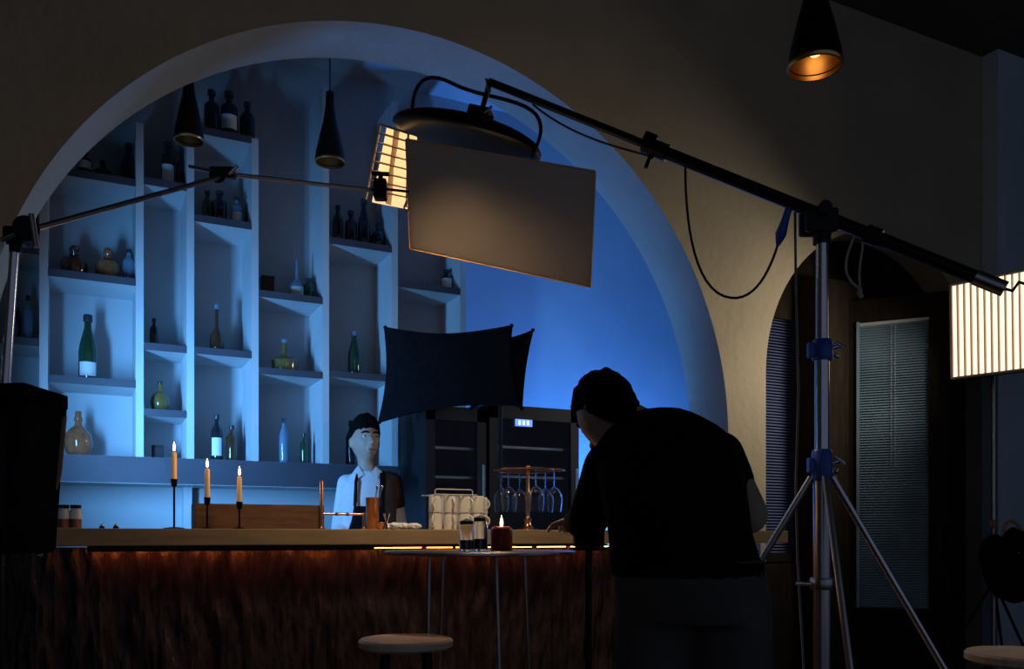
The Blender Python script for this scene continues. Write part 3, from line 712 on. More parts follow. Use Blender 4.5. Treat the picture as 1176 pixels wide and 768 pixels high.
cc = B(); cc.cyl(c1-bd*.025, c1+bd*.025, .03, n=14); cc.build('counter_clamp', 'black_metal', boom)
B().cyl(c1+Vector((0, 0, -.03)), c1+RT*.05+Vector((0, 0, -.045)), .005).build('clamp_lever', 'worn_steel', boom)
# pivot head belongs to the stand
hz = piv.z-.03
stn = thing('light_stand', 'heavy chrome stand with blue collars carrying the black boom', 'stand', (piv.x, piv.y, 0))
s0 = Vector((piv.x, piv.y, 0))+RT*.012
hd = B(); hd.box(piv+Vector((0, 0, -.015))+FW*.03, (.11, .04, .10), frame(RT), .012); hd.box(piv+Vector((0, 0, -.03))-FW*.03, (.11, .03, .08), frame(RT), .012); hd.cyl(piv+Vector((0, 0, -.1))+RT*.012, piv+Vector((0, 0, -.03))+RT*.012, .03)
hd.build('pivot_head', 'black_metal', stn)
B().cyl(piv-FW*.07, piv+FW*.07, .022, n=16).build('pivot_knob', 'black_metal', stn, smooth=True)
def zat(y): return CH+(HOR-y)/F*s0.dot(FW)
B().cyl(s0+Vector((0, 0, zat(396))), s0+Vector((0, 0, hz-.05)), .020, n=18).build('top_riser', 'chrome', stn, smooth=True)
B().cyl(s0+Vector((0, 0, zat(528))), s0+Vector((0, 0, zat(398))), .024, n=18).build('middle_riser', 'chrome', stn, smooth=True)
B().cyl(s0+Vector((0, 0, .25)), s0+Vector((0, 0, zat(528))), .029, n=18).build('base_column', 'worn_steel', stn, smooth=True)
for y0, y1 in ((390, 414), (516, 552)):
    col_ = B().lathe([(.03, zat(y1)), (.034, zat(y1)+.008), (.034, zat(y0)-.008), (.028, zat(y0))], s0, 18).build('collar', 'blue_plastic', stn, smooth=True)
    zc_ = (zat(y0)+zat(y1))/2
    B().box(s0-RT*.034+Vector((0, 0, zc_)), (.03, .03, .05), frame(RT), .006).build('lock_block', 'blue_plastic', col_)
    lv = B(); lv.cyl(s0+RT*.028+Vector((0, 0, zc_+.005)), s0+RT*.06+Vector((0, 0, zc_+.015)), .007); lv.cyl(s0+RT*.045+Vector((0, 0, zc_+.028)), s0+RT*.075-FW*.01+Vector((0, 0, zc_+.002)), .006); lv.sphere(s0+RT*.048+Vector((0, 0, zc_-.02)), .010)
    lv.build('t_handle', 'chrome', col_, smooth=True)
hub = s0+Vector((0, 0, zat(548)))
for r_, f_, nm in ((.76, .0, 0), (-.72, .22, 1), (-.03, -.55, 2)):
    foot = Vector((s0.x, s0.y, .015))+RT*r_+FW*f_; tp = hub+(RT*r_+FW*f_).normalized()*.035
    lg = B().cyl(tp, foot, .012, .011).build('leg', 'chrome' if nm == 0 else 'worn_steel', stn, smooth=True)
    B().sphere(foot, .015).build('rubber_foot', 'black_plastic', lg, smooth=True)
    pass
zz = zat(670)
B().lathe([(.036, zz-.02), (.04, zz-.012), (.04, zz+.012), (.036, zz+.02)], s0, 16).build('brace_collar', 'worn_steel', stn, smooth=True)
B().cyl(s0-RT*.09+Vector((0, 0, zz)), s0-RT*.03+Vector((0, 0, zz)), .008).build('brace_lever', 'chrome', stn)
# cables and ropes
o = thing('power_cable', 'looping black power cable under the boom with a blue plug', 'cable', on_boom(788))
p0 = on_boom(787)+Vector((0, 0, -.02)); p1 = K(840, 342, 3.1); p2 = K(893, 282, 3.02)
B().tube(bez(p0, K(787, 260, 3.12), K(798, 338, 3.1), p1, 14)+bez(p1, K(868, 345, 3.08), K(884, 310, 3.04), p2, 12)[1:], .0045, 8).build('cord', 'cable', o, smooth=True)
pe = on_boom(906)+Vector((0, 0, -.02))
B().tube([p2+Vector((0, 0, .0)), p2.lerp(pe, .12), p2.lerp(pe, .3), p2.lerp(pe, .55), p2.lerp(pe, .75), pe], [.006, .012, .020, .015, .013, .012], 12).build('plug', 'blue_plastic', o, smooth=True)
o = thing('hanging_cable', 'straight grey cable hanging from the boom left of the stand', 'cable', on_boom(912))
B().tube([pe+RT*.01, K(913, 240, 3.0), K(914, 330, 2.99), K(917, 450, 2.99), K(914, 560, 2.99), K(916, 640, 2.99), K(925, 800, 2.99), W(.98, 2.95, .01)], .0045, 8).build('cord', 'grey_cable', o, smooth=True)
B().sphere(pe+RT*.01, .009).build('cable_tie', 'cable', o, smooth=True)
o = thing('rope_loop', 'pale rope loop knotted below the boom right of the stand', 'rope', on_boom(985))
B().tube(bez(on_boom(982)+Vector((0, 0, -.02)), K(968, 300, 2.9), K(966, 318, 2.9), K(988, 332, 2.9), 12), .004, 7).build('strand', 'rope', o, smooth=True)
B().tube(bez(on_boom(991)+Vector((0, 0, -.02)), K(992, 290, 2.9), K(984, 305, 2.9), K(988, 332, 2.9), 12), .004, 7).build('strand', 'rope', o, smooth=True)
B().tube([K(988, 331, 2.9), K(987, 336, 2.9), K(990, 342, 2.9)], [.006, .009, .007], 8).build('knot', 'rope', o, smooth=True)
o = thing('lamp_cable', 'thin black cable drooping from the warm lamp to the boom lock', 'cable', jn)
B().tube(bez(jn+Vector((0, 0, -.035)), K(715, 170, 3.3), K(660, 160, 3.35), K(612, 120, 3.45), 14), .004, 7).build('cord', 'cable', o, smooth=True)
B().sphere(jn+Vector((0, 0, -.035)), .009).build('cable_tie', 'cable', o, smooth=True)

# warm lamp hanging from the boom tip
lampc = K(548, 135, 3.5)
lamp = thing('boom_light', 'black film light with glowing slatted side hanging from the boom tip', 'film light', lampc)
ax = (K(612, 184, 3.45)-K(440, 146, 3.6)).normalized(); R = frame(ax)
tc0 = K(535, 160, 3.58)
bd_ = B(); bd_.sphere(tc0, (.32, .17, .085), R, 28, 14, fn=lambda p: Vector((max(-1, min(1, p.x*1.05)), p.y, p.z if p.z > 0 else p.z*.35)))
bd_.build('housing', 'black_metal', lamp, smooth=True)
kn = B(); kn.box(K(551, 132, 3.48), (.09, .07, .05), R, .008); kn.cyl(K(540, 128, 3.46), K(566, 138, 3.46), .014); kn.build('bracket', 'black_metal', lamp)
B().cyl(K(553, 133, 3.45), K(565, 122, 3.43), .006).build('lever', 'chrome', lamp); B().cyl(K(537, 134, 3.44), K(549, 137, 3.44), .005).build('lever', 'chrome', lamp)
B().cyl(bA+Vector((0, 0, -.01)), K(553, 128, 3.46), .011).build('spigot', 'black_metal', lamp)
B().tube(bez(K(473, 140, 3.56), K(472, 90, 3.56), K(490, 80, 3.54), K(520, 96, 3.5), 10)+bez(K(520, 96, 3.5), K(550, 112, 3.5), K(600, 112, 3.46), K(616, 132, 3.46), 10)[1:]+bez(K(616, 132, 3.46), K(628, 150, 3.46), K(616, 165, 3.46), K(611, 182, 3.46), 8)[1:], .0075, 8).build('yoke', 'black_metal', lamp, smooth=True)
# glowing slatted side: a louvred panel
q = [K(437, 143, 3.78), K(469, 153, 3.52), K(467, 238, 3.54), K(420, 229, 3.80)]
nb = (q[1]-q[0]).cross(q[3]-q[0]).normalized(); nb = nb if nb.dot(FW) < 0 else -nb
B().quad([p-nb*.03 for p in q], -.01, nb).build('diffuser', 'warm_glow', lamp)
fr_ = B()
for i, j in ((0, 1), (1, 2), (3, 0)): fr_.tube([q[i], q[j]], .005, 6)
fr_.build('grid_frame', 'grid_fabric', lamp)
NS = 8
for i in range(1, NS):
    a_, b__ = q[0].lerp(q[3], i/NS), q[1].lerp(q[2], i/NS)
    B().quad([a_, b__, b__-nb*.024+Vector((0, 0, .006)), a_-nb*.024+Vector((0, 0, .010))], .004).build('louvre', 'grid_fabric', lamp)
for i in range(1, 2): B().quad([q[0].lerp(q[1], i/2), q[3].lerp(q[2], i/2), q[3].lerp(q[2], i/2)-nb*.026, q[0].lerp(q[1], i/2)-nb*.026], .002).build('divider', 'grid_fabric', lamp)

# foam board flag held by the left-hand stand arm
c4 = [K(466, 160, 3.32), K(683, 197, 3.08), K(691, 322, 3.26), K(471, 285, 3.48)]
# make it planar
c4[2] = c4[1]+(c4[3]-c4[0])
nf = (c4[1]-c4[0]).cross(c4[3]-c4[0]).normalized(); nf = nf if nf.dot(FW) > 0 else -nf
fb = thing('foam_board', 'large tilted beige foam board hanging in front of the boom light', 'board', (c4[2]+c4[3])/2)
B().quad(c4, .006, nf).build('sheet', 'foam_board', fb)
for i in range(4):
    a_, b__ = c4[i], c4[(i+1) % 4]; B().tube([a_+nf*.003, a_.lerp(b__, .5)+nf*.003, b__+nf*.003], .0045, 6).build('lit_edge', 'foam_edge_lit', fb)  # rim strips added to carry the painted edge light

# ------------------------------------------------------------------ left-hand grip stand with jointed arm
T0 = 2.45
gs = thing('grip_stand', 'slim chrome grip stand at left with jointed arm reaching the foam board', 'stand', W((8-588)/F*T0, T0, 0))
top = K(17, 284, T0); bot = K(-14, 640, T0); g0 = bot.copy(); g0.z = .3; ft = K(-14, 640, T0)
B().cyl(K(-38, 960, T0), K(4, 470, T0), .017, n=14).build('base_column', 'chrome', gs, smooth=True)
B().cyl(K(4, 475, T0), top, .0125, n=14).build('riser', 'chrome', gs, smooth=True)
for r_, f_ in ((.35, -.1), (-.35, -.1), (-.02, .38)):
    b0 = K(-36, 940, T0); B().tube([b0, b0+RT*r_*.3+FW*f_*.3+Vector((0, 0, .03)), Vector((b0.x, b0.y, .012))+RT*r_+FW*f_], .010).build('leg', 'chrome', gs, smooth=True)
hd = B(); hd.cyl(K(30, 262, T0-.05), K(30, 262, T0+.05), .034, n=18); hd.box(K(20, 272, T0), (.06, .05, .05), frame(RT), .008); hd.cyl(K(18, 290, T0), K(18, 268, T0), .017)
hd.build('grip_head', 'black_metal', gs); tb = B(); tb.cyl(K(2, 276, T0-.03), K(22, 266, T0-.03), .007); tb.cyl(K(36, 246, T0-.06), K(42, 284, T0-.06), .008); tb.build('t_handle', 'worn_steel', gs, smooth=True)
a0, a1 = K(34, 264, T0), K(268, 199, 3.02)
B().cyl(a0, a1, .0085, n=10).build('arm', 'worn_steel', gs, smooth=True)
kn = B(); kn.cyl(K(250, 201, 2.96), K(250, 201, 3.05), .026, n=16); kn.box(K(256, 199, 3.0), (.09, .03, .04), frame(RT), .008); kn.build('elbow_joint', 'black_metal', gs)
B().cyl(K(217, 191, 2.98), K(246, 197, 2.98), .006).build('elbow_handle', 'worn_steel', gs); B().cyl(K(263, 200, 2.98), K(273, 190, 2.98), .006).build('elbow_lever', 'chrome', gs)
B().cyl(K(254, 199, 3.0), K(432, 219, 3.28), .0075, n=10).build('forearm', 'worn_steel', gs, smooth=True)
cl = B(); cl.box(K(437, 218, 3.27), (.05, .05, .075), frame(RT), .01); cl.cyl(K(437, 212, 3.24), K(437, 199, 3.24), .009); cl.build('clamp', 'black_metal', gs)
B().cyl(K(427, 199, 3.24), K(447, 200, 3.24), .008).build('clamp_handle', 'black_metal', gs)
B().cyl(K(443, 217, 3.27), K(469, 220, 3.345), .005).build('clamp_rod', 'black_metal', gs); B().tube([K(467, 231, 3.4), K(464, 238, 3.38), K(467, 244, 3.38), K(470, 238, 3.4)], .004, 6).build('clamp_ring', 'chrome', gs)

# ------------------------------------------------------------------ right-hand grid light
T1 = 5.6
nb = Vector((-.75, -.22, -.03)).normalized()          # the way the light faces: along the wall, a little to the room and down
gc = K(1170, 368, T1)
hx = Vector((0, 0, 1)).cross(nb).normalized(); hx = hx if hx.dot(RT) > 0 else -hx
hz_ = nb.cross(hx); hz_ = hz_ if hz_.z > 0 else -hz_
GW, GH = .42, .315
q = [gc-hx*GW+hz_*GH, gc+hx*GW+hz_*GH, gc+hx*GW-hz_*GH, gc-hx*GW-hz_*GH]
gl = thing('grid_light', 'bright white film light with vertical grid slats at the right edge', 'film light', gc-nb*.1-hz_*GH)
B().quad([p-nb*.05 for p in q], -.004, nb).build('diffuser', 'tube_glow', gl)
B().quad([p-nb*.065 for p in q], -.09, nb).build('housing', 'black_plastic', gl)
fr_ = B()
for i in range(4): fr_.tube([q[i]-nb*.012, q[(i+1) % 4]-nb*.012], .009, 6)
fr_.build('grid_frame', 'grid_fabric', gl)
for i in range(4):
    a_, b__ = q[i], q[(i+1) % 4]; B().quad([a_, b__, b__-nb*.07, a_-nb*.07], .003).build('skirt', 'grid_fabric', gl)
NS = 20
for i in range(1, NS):
    a_, b__ = q[0].lerp(q[1], i/NS), q[3].lerp(q[2], i/NS)
    B().quad([a_, b__, b__-nb*.035, a_-nb*.035], .004).build('slat', 'grid_fabric', gl)
lc = (q[0]+q[2])/2
ar = area('grid_light_lamp', lc+nb*.26, lc+nb*.26+Vector((-.58, .44, -.20)), .40, 9, (1, .88, .70), 114, .40)
pole = K(1141, 425, 6.02)
gst = thing('lamp_stand', 'thin stand pole below the bright grid light', 'stand', (pole.x, pole.y, 0))
B().cyl((pole.x, pole.y, .2), (pole.x, pole.y, pole.z+.02), .014).build('pole', 'worn_steel', gst, smooth=True)
for a_ in (0.4, 2.5, 4.6):
    B().cyl((pole.x, pole.y, .75), (pole.x+.4*math.cos(a_), pole.y+.4*math.sin(a_), .01), .010).build('leg', 'black_metal', gst, smooth=True)
B().box((pole.x, pole.y, 1.14), (.04, .05, .06), bev=.008).build('clamp', 'tan_strap', gst)
# black bag slung on that stand
c = Vector((pole.x, pole.y, 0))-FW*.14+RT*.06; bg = thing('equipment_bag', 'black saddle bag slung on the grid light stand at lower right', 'bag', c+Vector((0, 0, .62)))
B().sphere(c+Vector((0, 0, .86)), (.20, .10, .25), frame(RT), 26, 18, fn=lambda p: Vector((p.x*(1-.35*max(0, p.z)), p.y, p.z))*(1+.10*noise.noise((p.x*2, p.y*2, p.z*2)))).build('body', 'black_fabric', bg, smooth=True)
B().sphere(c-RT*.12+FW*.02+Vector((0, 0, .93)), (.10, .08, .14), frame(RT), 20, 12).build('side_pouch', 'black_fabric', bg, smooth=True)
B().tube(bez(c-RT*.08+Vector((0, 0, 1.04)), c-RT*.03+FW*.05+Vector((0, 0, 1.20)), c+RT*.03+FW*.05+Vector((0, 0, 1.20)), c+RT*.08+Vector((0, 0, 1.05)), 10), .012, 8).build('strap', 'tan_strap', bg, smooth=True)
for dx in (-.045, .0): B().sphere(c+RT*(dx+.02)-FW*.10+Vector((0, 0, .945)), .006).build('rivet', 'chrome', bg, smooth=True)

# ------------------------------------------------------------------ black hooded monitor at left
T2 = 1.75
mo = thing('field_monitor', 'black hooded monitor with tan side strap at lower left edge', 'monitor', W((10-588)/F*T2, T2, .6))
def kk(x, y, dt=0): return K(x, y, T2+dt)
B().quad([kk(-80, 466), kk(58, 466), kk(56, 612), kk(-80, 622)], .05, -FW).build('back_shell', 'black_plastic', mo)
B().quad([kk(20, 478, -.006), kk(66, 470, -.006), kk(60, 520, -.006), kk(25, 522, -.006)], .006, -FW).build('back_pad', 'black_fabric', mo)
B().quad([kk(-84, 460, -.01), kk(78, 455, .02), kk(78, 470, .02), kk(-84, 476, -.01)], .16, -FW).build('hood_top', 'black_fabric', mo)
B().quad([kk(54, 470), kk(78, 458, .03), kk(70, 545, .03), kk(64, 630, .03), kk(50, 628)], .14, -FW).build('hood_side', 'black_fabric', mo)
B().quad([kk(70, 482, .02), kk(77, 478, .02), kk(71, 545, .02), kk(62, 575, .02), kk(60, 560, .02)], .006, -FW).build('strap', 'tan_strap', mo)
B().quad([kk(-84, 612), kk(62, 606), kk(62, 634), kk(-84, 640)], .10, -FW).build('bottom_lip', 'black_fabric', mo)
B().sphere(kk(45, 637, -.01), .006).build('connector', 'chrome', mo, smooth=True)
B().sphere(kk(36, 467, -.012), .005).build('screw', 'chrome', mo, smooth=True)
ms = thing('monitor_stand', 'dark pole and feet under the hooded monitor', 'stand', W((-5-588)/F*(T2+.03), T2+.03, 0))
c = ORG[ms.name]
B().cyl(c+Vector((0, 0, .1)), c+Vector((0, 0, 1.03)), .016).build('pole', 'black_metal', ms)
for a_ in (0.2, 2.3, 4.4): B().cyl(c+Vector((0, 0, .45)), c+Vector((.35*math.cos(a_), .35*math.sin(a_), .01)), .010).build('leg', 'black_metal', ms)

# ------------------------------------------------------------------ people
def fuse(b, name, m, parent, vox=.009, smooth=4):
    me = bpy.data.meshes.new('tmp'); bmesh.ops.recalc_face_normals(b.b, faces=b.b.faces); b.b.to_mesh(me); b.b.free()
    o = bpy.data.objects.new('tmp', me); COL.objects.link(o)
    r = o.modifiers.new('r', 'REMESH'); r.mode = 'VOXEL'; r.voxel_size = vox
    s = o.modifiers.new('s', 'SMOOTH'); s.iterations = smooth; s.factor = .5
    dg = bpy.context.evaluated_depsgraph_get(); dg.update()
    nm = bpy.data.meshes.new_from_object(o.evaluated_get(dg)); bpy.data.objects.remove(o); bpy.data.meshes.remove(me)
    nm.name = name; o0 = ORG[parent.name]
    for v in nm.vertices: v.co -= o0
    p = bpy.data.objects.new(name, nm); COL.objects.link(p); p.parent = parent; ORG[p.name] = o0
    nm.materials.clear(); nm.materials.append(MT[m]); nm.polygons.foreach_set('use_smooth', [True]*len(nm.polygons)); return p
def limb(b, pts, rs):
    pts = [Vector(p) for p in pts]
    for p, r in zip(pts, rs): b.sphere(p, r, n=14, m=8)
    for (p, r), (q_, r2) in zip(zip(pts, rs), list(zip(pts, rs))[1:]): b.cyl(p, q_, r, r2, 14)
def loft(b, secs):     # (centre, side vector, front vector)
    rings = []
    pts = []
    for i in range(len(secs)-1):
        for k in range(4):
            t = k/4; t = t*t*(3-2*t); a, c_ = secs[i], secs[i+1]
            pts.append(tuple(Vector(a[j]).lerp(Vector(c_[j]), t) for j in range(3)))
    pts.append(tuple(Vector(v) for v in secs[-1]))
    b.skin([b.ring(c_, x, y, 24) for c_, x, y in pts])
def hand(b, w, d, n, curl=.5, L=.18, thumb=1):
    d = Vector(d).normalized(); n = (Vector(n)-d*Vector(n).dot(d)).normalized(); s = d.cross(n)
    Rm = Matrix((s, d, n)).transposed()
    b.sphere(Vector(w)+d*.048, (.040, .056, .017), Rm, 16, 10)
    for k, (off, ln) in enumerate(((-.030, .062), (-.010, .076), (.011, .080), (.031, .070))):
        p = Vector(w)+d*.088+s*off*thumb; dd = d.copy(); pts = [Vector(w)+d*.05+s*off*.8*thumb, p]
        for f_ in (.45, .32, .23):
            dd = (dd+n*curl*.55).normalized(); p = p+dd*ln*f_; pts.append(p)
        limb(b, pts, [.010, .0095, .0088, .008, .0068])
    p = Vector(w)+d*.03+s*.034*thumb; t1 = p+(d*.5+s*.75*thumb+n*.25).normalized()*.038; t2 = t1+(d*.85+s*.3*thumb+n*.4).normalized()*.032; t3 = t2+(d*.9+n*.4).normalized()*.024
    limb(b, [Vector(w)+d*.02+s*.015*thumb, p, t1, t2, t3], [.014, .0135, .011, .0095, .0075])
def head(b, c, Rm, s=1.0):
    def fn(p):
        x, y, z = p
        jaw = max(0, -z-.05)
        x *= 1-.34*jaw; y = y*(1-.16*jaw)+(.10*jaw if y > 0 else .06*jaw)
        if y > 0: y *= .93+.05*(1-abs(z))
        for sx in (-.42, .42):         # eye sockets
            e = math.exp(-(((x-sx)/.20)**2+((z-.06)/.13)**2))
            if y > 0: y -= .11*e
        if y > 0: y += .04*math.exp(-((x/.6)**2+((z-.24)/.10)**2)) + .07*math.exp(-((x/.30)**2+((z+.86)/.18)**2))
        return Vector((x, y, z))
    b.sphere(c, (.077*s, .096*s, .118*s), Rm, 48, 36, fn)
    L = lambda x, y, z: Vector(c)+Rm @ (Vector((x, y, z))*s)
    limb(b, [L(0, .082, .012), L(0, .101, -.012), L(0, .110, -.026)], [.008*s, .0105*s, .0125*s])       # nose
    for sx in (-1, 1):
        b.sphere(L(.011*sx, .101, -.030), .0085*s, n=10, m=8); b.sphere(L(.077*sx, -.006, -.008), (.009*s, .021*s, .032*s), Rm, 14, 10)
    b.sphere(L(0, .088, -.057), (.024*s, .010*s, .007*s), Rm, 14, 8); b.sphere(L(0, .087, -.069), (.020*s, .010*s, .007*s), Rm, 14, 8)
def hair(c, Rm, parent, s=1.0, top=.022, seed=0, back=-.75, name='hair'):
    b = B()
    def fn(p):
        x, y, z = p
        front = .46-.10*abs(x)            # hairline on the brow, temple, over the ear, nape
        if y > .45: line = front
        elif y > -.10: line = front+(-.12-front)*(.45-y)/.55
        else: line = -.12+(back+.12)*min(1, (-.10-y)/.45)
        line += .07*noise.noise((x*8+seed, y*8, 3.1))
        f = max(0, min(1, (z-line)/.10))
        k = .74+f*(.295+.16*max(0, y)*max(0, z)+.5*top/.11*max(0, z)*.9+.07*noise.noise((x*6+seed, y*6, z*6))+.03*noise.noise((x*15+seed, y*15, z*15)))
        return p*k
    b.sphere(c, (.077*s*1.02, .096*s*1.0, .118*s), Rm, 56, 44, fn)
    return b.build(name, 'hair', parent, smooth=True)
def face_parts(c, Rm, parent, s=1.0):
    L = lambda x, y, z: Vector(c)+Rm @ (Vector((x, y, z))*s)
    for sx in (-1, 1):
        e = B().sphere(L(.031*sx, 0.0765, .008), .0100*s, n=16, m=10).build('eye', 'eye_white', parent, smooth=True)
        B().sphere(L(.0335*sx, .0838, .009), .0050*s, n=12, m=8).build('iris', 'iris', e, smooth=True)
        B().tube([L(.014*sx, .093, .028), L(.030*sx, .092, .034), L(.050*sx, .078, .028)], [.004*s, .005*s, .003*s], 8).build('eyebrow', 'hair', parent, smooth=True)
    B().sphere(L(0, .0945, -.0625), (.021*s, .006*s, .0065*s), Rm, 16, 8).build('lips', 'lip', parent, smooth=True)

# bartender behind the bar, turned half to the right and looking up past the camera
def bartender():
    D = 5.12; c = P(425, 600, D); f0 = c.dot(FW); r0 = c.dot(RT)
    o = thing('person', 'bartender in white shirt with brown cloth on shoulder, behind the bar', 'person', (c.x, c.y, 0))
    def q(r, f, z): return W(r0+r, f0+f, z)
    body_yaw = .10                                  # torso turned to image right
    S = RT*math.cos(body_yaw)+FW*math.sin(body_yaw)*1; S = S.normalized(); Fr = Vector((0, 0, 1)).cross(S)
    Fr = Fr if Fr.dot(FW) < 0 else -Fr              # facing the camera side
    Zv = Vector((0, 0, 1))
    hc = q(-.03, -.01, CH+(HOR-507)/F*f0)
    torso = [(q(0, 0, .84), S*.15, Fr*.105), (q(0, 0, .95), S*.165, Fr*.115), (q(0, 0, 1.10), S*.145, Fr*.10), (q(0, .0, 1.27), S*.155, Fr*.11), (q(-.005, 0, 1.375), S*.145, Fr*.09), (q(-.01, 0, 1.44), S*.085, Fr*.062), (q(-.015, 0, 1.47), S*.055, Fr*.055)]
    b = B(); loft(b, torso); limb(b, [q(-.015, 0, 1.44), q(-.022, -.01, 1.49), hc+Vector((0, 0, -.06))], [.056, .050, .052])
    HF = (Fr*1.0+RT*.50+Zv*.14).normalized(); HS = HF.cross(Zv).normalized(); HU = HS.cross(HF)
    Rm = Matrix((HS, HF, HU)).transposed()
    head(b, hc, Rm, 1.13)
    arms = {}
    for s_ in (-1, 1):
        sp = q(-.005, 0, 1.375)+S*.135*s_; el = sp+S*.045*s_+Vector((0, 0, -.27))-Fr*.02; wr = el+Fr*.22-S*.06*s_+Vector((0, 0, -.10))
        arms[s_] = (sp, el, wr); limb(b, [sp, el, wr], [.050, .040, .028]); hand(b, wr, wr-el, Vector((0, 0, -1)), .5, thumb=-s_)
    for s_ in (-1, 1):
        hp = q(0, 0, .88)+S*.085*s_; limb(b, [hp, hp+S*.02*s_+Fr*.02+Vector((0, 0, -.42)), hp+S*.02*s_+Vector((0, 0, -.80))], [.085, .058, .042]); a_ = hp+S*.02*s_; a_.z = .05
        limb(b, [a_+Fr*-.03, a_+Fr*.07, a_+Fr*.15], [.042, .036, .028])
    bd = fuse(b, 'body', 'skin', o, .0085)
    hair(hc, Rm, o, 1.13, .055, 3, back=-.5); face_parts(hc, Rm, o, 1.13)
    b = B(); inf = lambda t, k: [(p, x*(1+k/x.length), y*(1+k/y.length)) for p, x, y in t]
    loft(b, inf(torso[:-1], .014)+[(q(-.012, 0, 1.452), S*.066, Fr*.064)])
    for s_ in (-1, 1):
        sp, el, wr = arms[s_]; limb(b, [sp, el, el.lerp(wr, .75)], [.058, .052, .042])
    fuse(b, 'shirt', 'white_cloth', o, .0095, 5)
    b = B()
    for s_ in (-1, 1):       # open collar: two folded leaves
        k = [q(-.014, 0, 1.488)+S*.060*s_-Fr*.02, q(-.014, 0, 1.478)+S*.050*s_+Fr*.040, q(-.012, 0, 1.425)+S*.018*s_+Fr*.086, q(-.012, 0, 1.395)+S*.062*s_+Fr*.102, q(-.012, 0, 1.440)+S*.088*s_+Fr*.052]
        b.quad([k[0], k[1], k[4]], .004, Fr); b.quad([k[1], k[2], k[3], k[4]], .004, Fr)
    b.build('collar', 'white_cloth', o)
    b = B()                  # apron bib with straps
    pts = [(-.085, 1.235, .134), (.085, 1.235, .134), (.10, 1.15, .130), (.125, 1.08, .122), (.14, .80, .135), (-.14, .80, .135), (-.125, 1.08, .122), (-.10, 1.15, .130)]
    vv = [q(0, 0, z)+S*x+Fr*y for x, z, y in pts]
    b.quad([vv[0], vv[1], vv[2], vv[7]], .006, Fr); b.quad([vv[7], vv[2], vv[3], vv[6]], .006, Fr); b.quad([vv[6], vv[3], vv[4], vv[5]], .006, Fr)
    for s_ in (-1, 1): b.tube([q(0, 0, 1.235)+S*.08*s_+Fr*.136, q(0, 0, 1.38)+S*.075*s_+Fr*.118, q(0, 0, 1.43)+S*.07*s_+Fr*.065, q(0, 0, 1.445)+S*.065*s_-Fr*.02], .010, 8)
    b.build('apron', 'black_cloth', o, smooth=True)
    b = B(); s_ = -1 if S.dot(RT) < 0 else 1         # cloth over the shoulder on image right
    sp, el, wr = arms[s_]
    loft(b, [(q(0, 0, 1.10)+S*.095+Fr*.10, S*.065, Fr*.030), (q(0, 0, 1.26)+S*.10+Fr*.09, S*.068, Fr*.042), (q(0, 0, 1.38)+S*.105+Fr*.042, S*.06, Fr*.066), (q(0, 0, 1.43)+S*.10-Fr*.01, S*.055, Fr*.062), (q(0, 0, 1.452)+S*.09-Fr*.02, S*.035, Fr*.045)])
    limb(b, [sp+Vector((0, 0, .005)), sp.lerp(el, .45)], [.068, .063])
    fuse(b, 'shoulder_cloth', 'brown_cloth', o, .011, 5)
    b = B()
    for s_ in (-1, 1):
        hp = q(0, 0, .88)+S*.085*s_; limb(b, [hp+Vector((0, 0, .04)), hp+S*.02*s_+Fr*.02+Vector((0, 0, -.42)), hp+S*.02*s_+Vector((0, 0, -.79))], [.10, .075, .062])
    fuse(b, 'trousers', 'black_cloth', o, .014)
bartender()

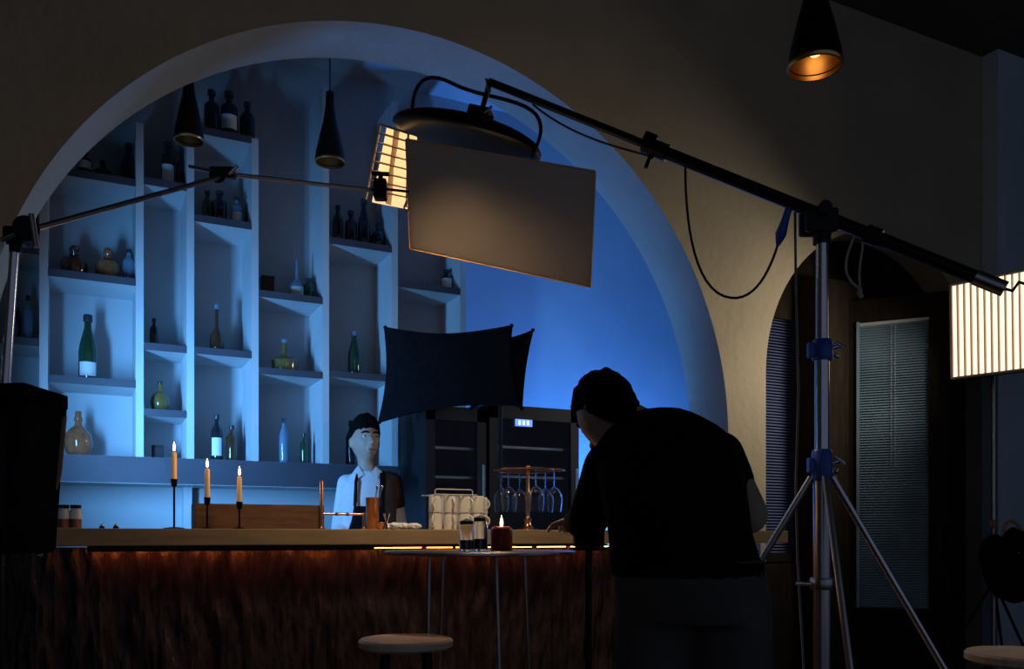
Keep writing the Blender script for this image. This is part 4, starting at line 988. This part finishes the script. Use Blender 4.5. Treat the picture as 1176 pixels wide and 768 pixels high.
# man bent forward in the foreground, back to the camera
def bent_man():
    o = thing('person', 'man in black top bending forward with his back to the camera', 'person', W(.46, 2.3, 0))
    Zv = Vector((0, 0, 1)); S = (RT*.97-FW*.24).normalized()
    hc = W(.272, 2.50, 1.41)
    sec = [(W(.45, 2.24, .84), S*.165, FW*.12), (W(.45, 2.24, .95), S*.178, FW*.13), (W(.435, 2.28, 1.07), S*.168, FW*.115), (W(.425, 2.33, 1.20), S*.175, (FW*.9-Zv*.3)*.13), (W(.41, 2.39, 1.295), S*.17, (FW*.7-Zv*.6)*.12), (W(.405, 2.44, 1.335), S*.13, (FW*.5-Zv*.8)*.085), (W(.36, 2.47, 1.37), S*.06, (FW*.4-Zv*.8)*.06)]
    HF = (FW*.72-RT*.35-Zv*.60).normalized(); HS = HF.cross(Zv).normalized(); HU = HS.cross(HF)
    Rm = Matrix((HS, HF, HU)).transposed()
    b = B(); loft(b, sec); limb(b, [W(.37, 2.46, 1.36), W(.325, 2.475, 1.39), hc+HU*-.04], [.060, .056, .058]); head(b, hc, Rm, 1.03)
    armR = (W(.56, 2.36, 1.275), W(.625, 2.30, 1.115), W(.52, 2.62, 1.085)); armL = (W(.275, 2.47, 1.255), W(.225, 2.60, 1.10), W(.205, 2.82, 1.105))
    for (sp, el, wr), th in ((armR, -1), (armL, 1)):
        limb(b, [sp, el, wr], [.058, .043, .029]); hand(b, wr, (wr-el), Vector((0, 0, -1)), .6, thumb=th)
    legs = []
    for s_ in (-1, 1):
        hp = W(.468, 2.25, .88)+S*.09*s_; kn_ = hp+S*.035*s_+FW*.01+Vector((0, 0, -.42)); an = hp+S*.05*s_+Vector((0, 0, -.80)); legs.append((hp, kn_, an))
        limb(b, [hp, kn_, an], [.088, .060, .043]); a_ = an.copy(); a_.z = .05
        limb(b, [a_-FW*.03, a_+FW*.07, a_+FW*.15], [.042, .036, .028])
    fuse(b, 'body', 'skin', o, .0085)
    hair(hc, Rm, o, 1.05, .03, 9, back=-.85); face_parts(hc, Rm, o, 1.03)
    inf = lambda t, k: [(p, x*(1+k/x.length), y*(1+k/y.length)) for p, x, y in t]
    b = B(); loft(b, inf(sec[1:-1], .017))
    limb(b, [armR[0], armR[0].lerp(armR[1], .45)], [.070, .062]); limb(b, [armL[0], armL[1], armL[1].lerp(armL[2], .9)], [.074, .060, .044])
    fuse(b, 'top', 'black_cloth', o, .011, 5)
    b = B()
    for (sp, el, wr) in (armR,): limb(b, [sp.lerp(el, .3), el, el.lerp(wr, .85)], [.058, .052, .040])
    fuse(b, 'undershirt_sleeve', 'beige_cloth', o, .0095, 4)
    b = B(); loft(b, inf(sec[:2], .013)+[(W(.463, 2.25, 1.0), S*.186, FW*.135)])
    for hp, kn_, an in legs: limb(b, [hp+Vector((0, 0, .02)), kn_, an], [.108, .085, .070])
    fuse(b, 'trousers', 'grey_cloth', o, .012, 4)
    b = B()
    for hp, kn_, an in legs:
        a_ = an.copy(); a_.z = .05; limb(b, [a_-FW*.03, a_+FW*.07, a_+FW*.16], [.05, .046, .036])
    fuse(b, 'shoes', 'black_plastic', o, .01)
    b = B(); z = .975
    b.lathe([(.99, -.018), (1.0, -.015), (1.0, .015), (.99, .018)], (0, 0, 0), 32, caps=False)
    for v in b.b.verts: v.co = W(.449, 2.243, .975)+S*v.co.x*.1925+FW*v.co.y*.1415+Vector((0, 0, v.co.z))
    b.build('belt', 'black_cloth', o, smooth=True)
bent_man()
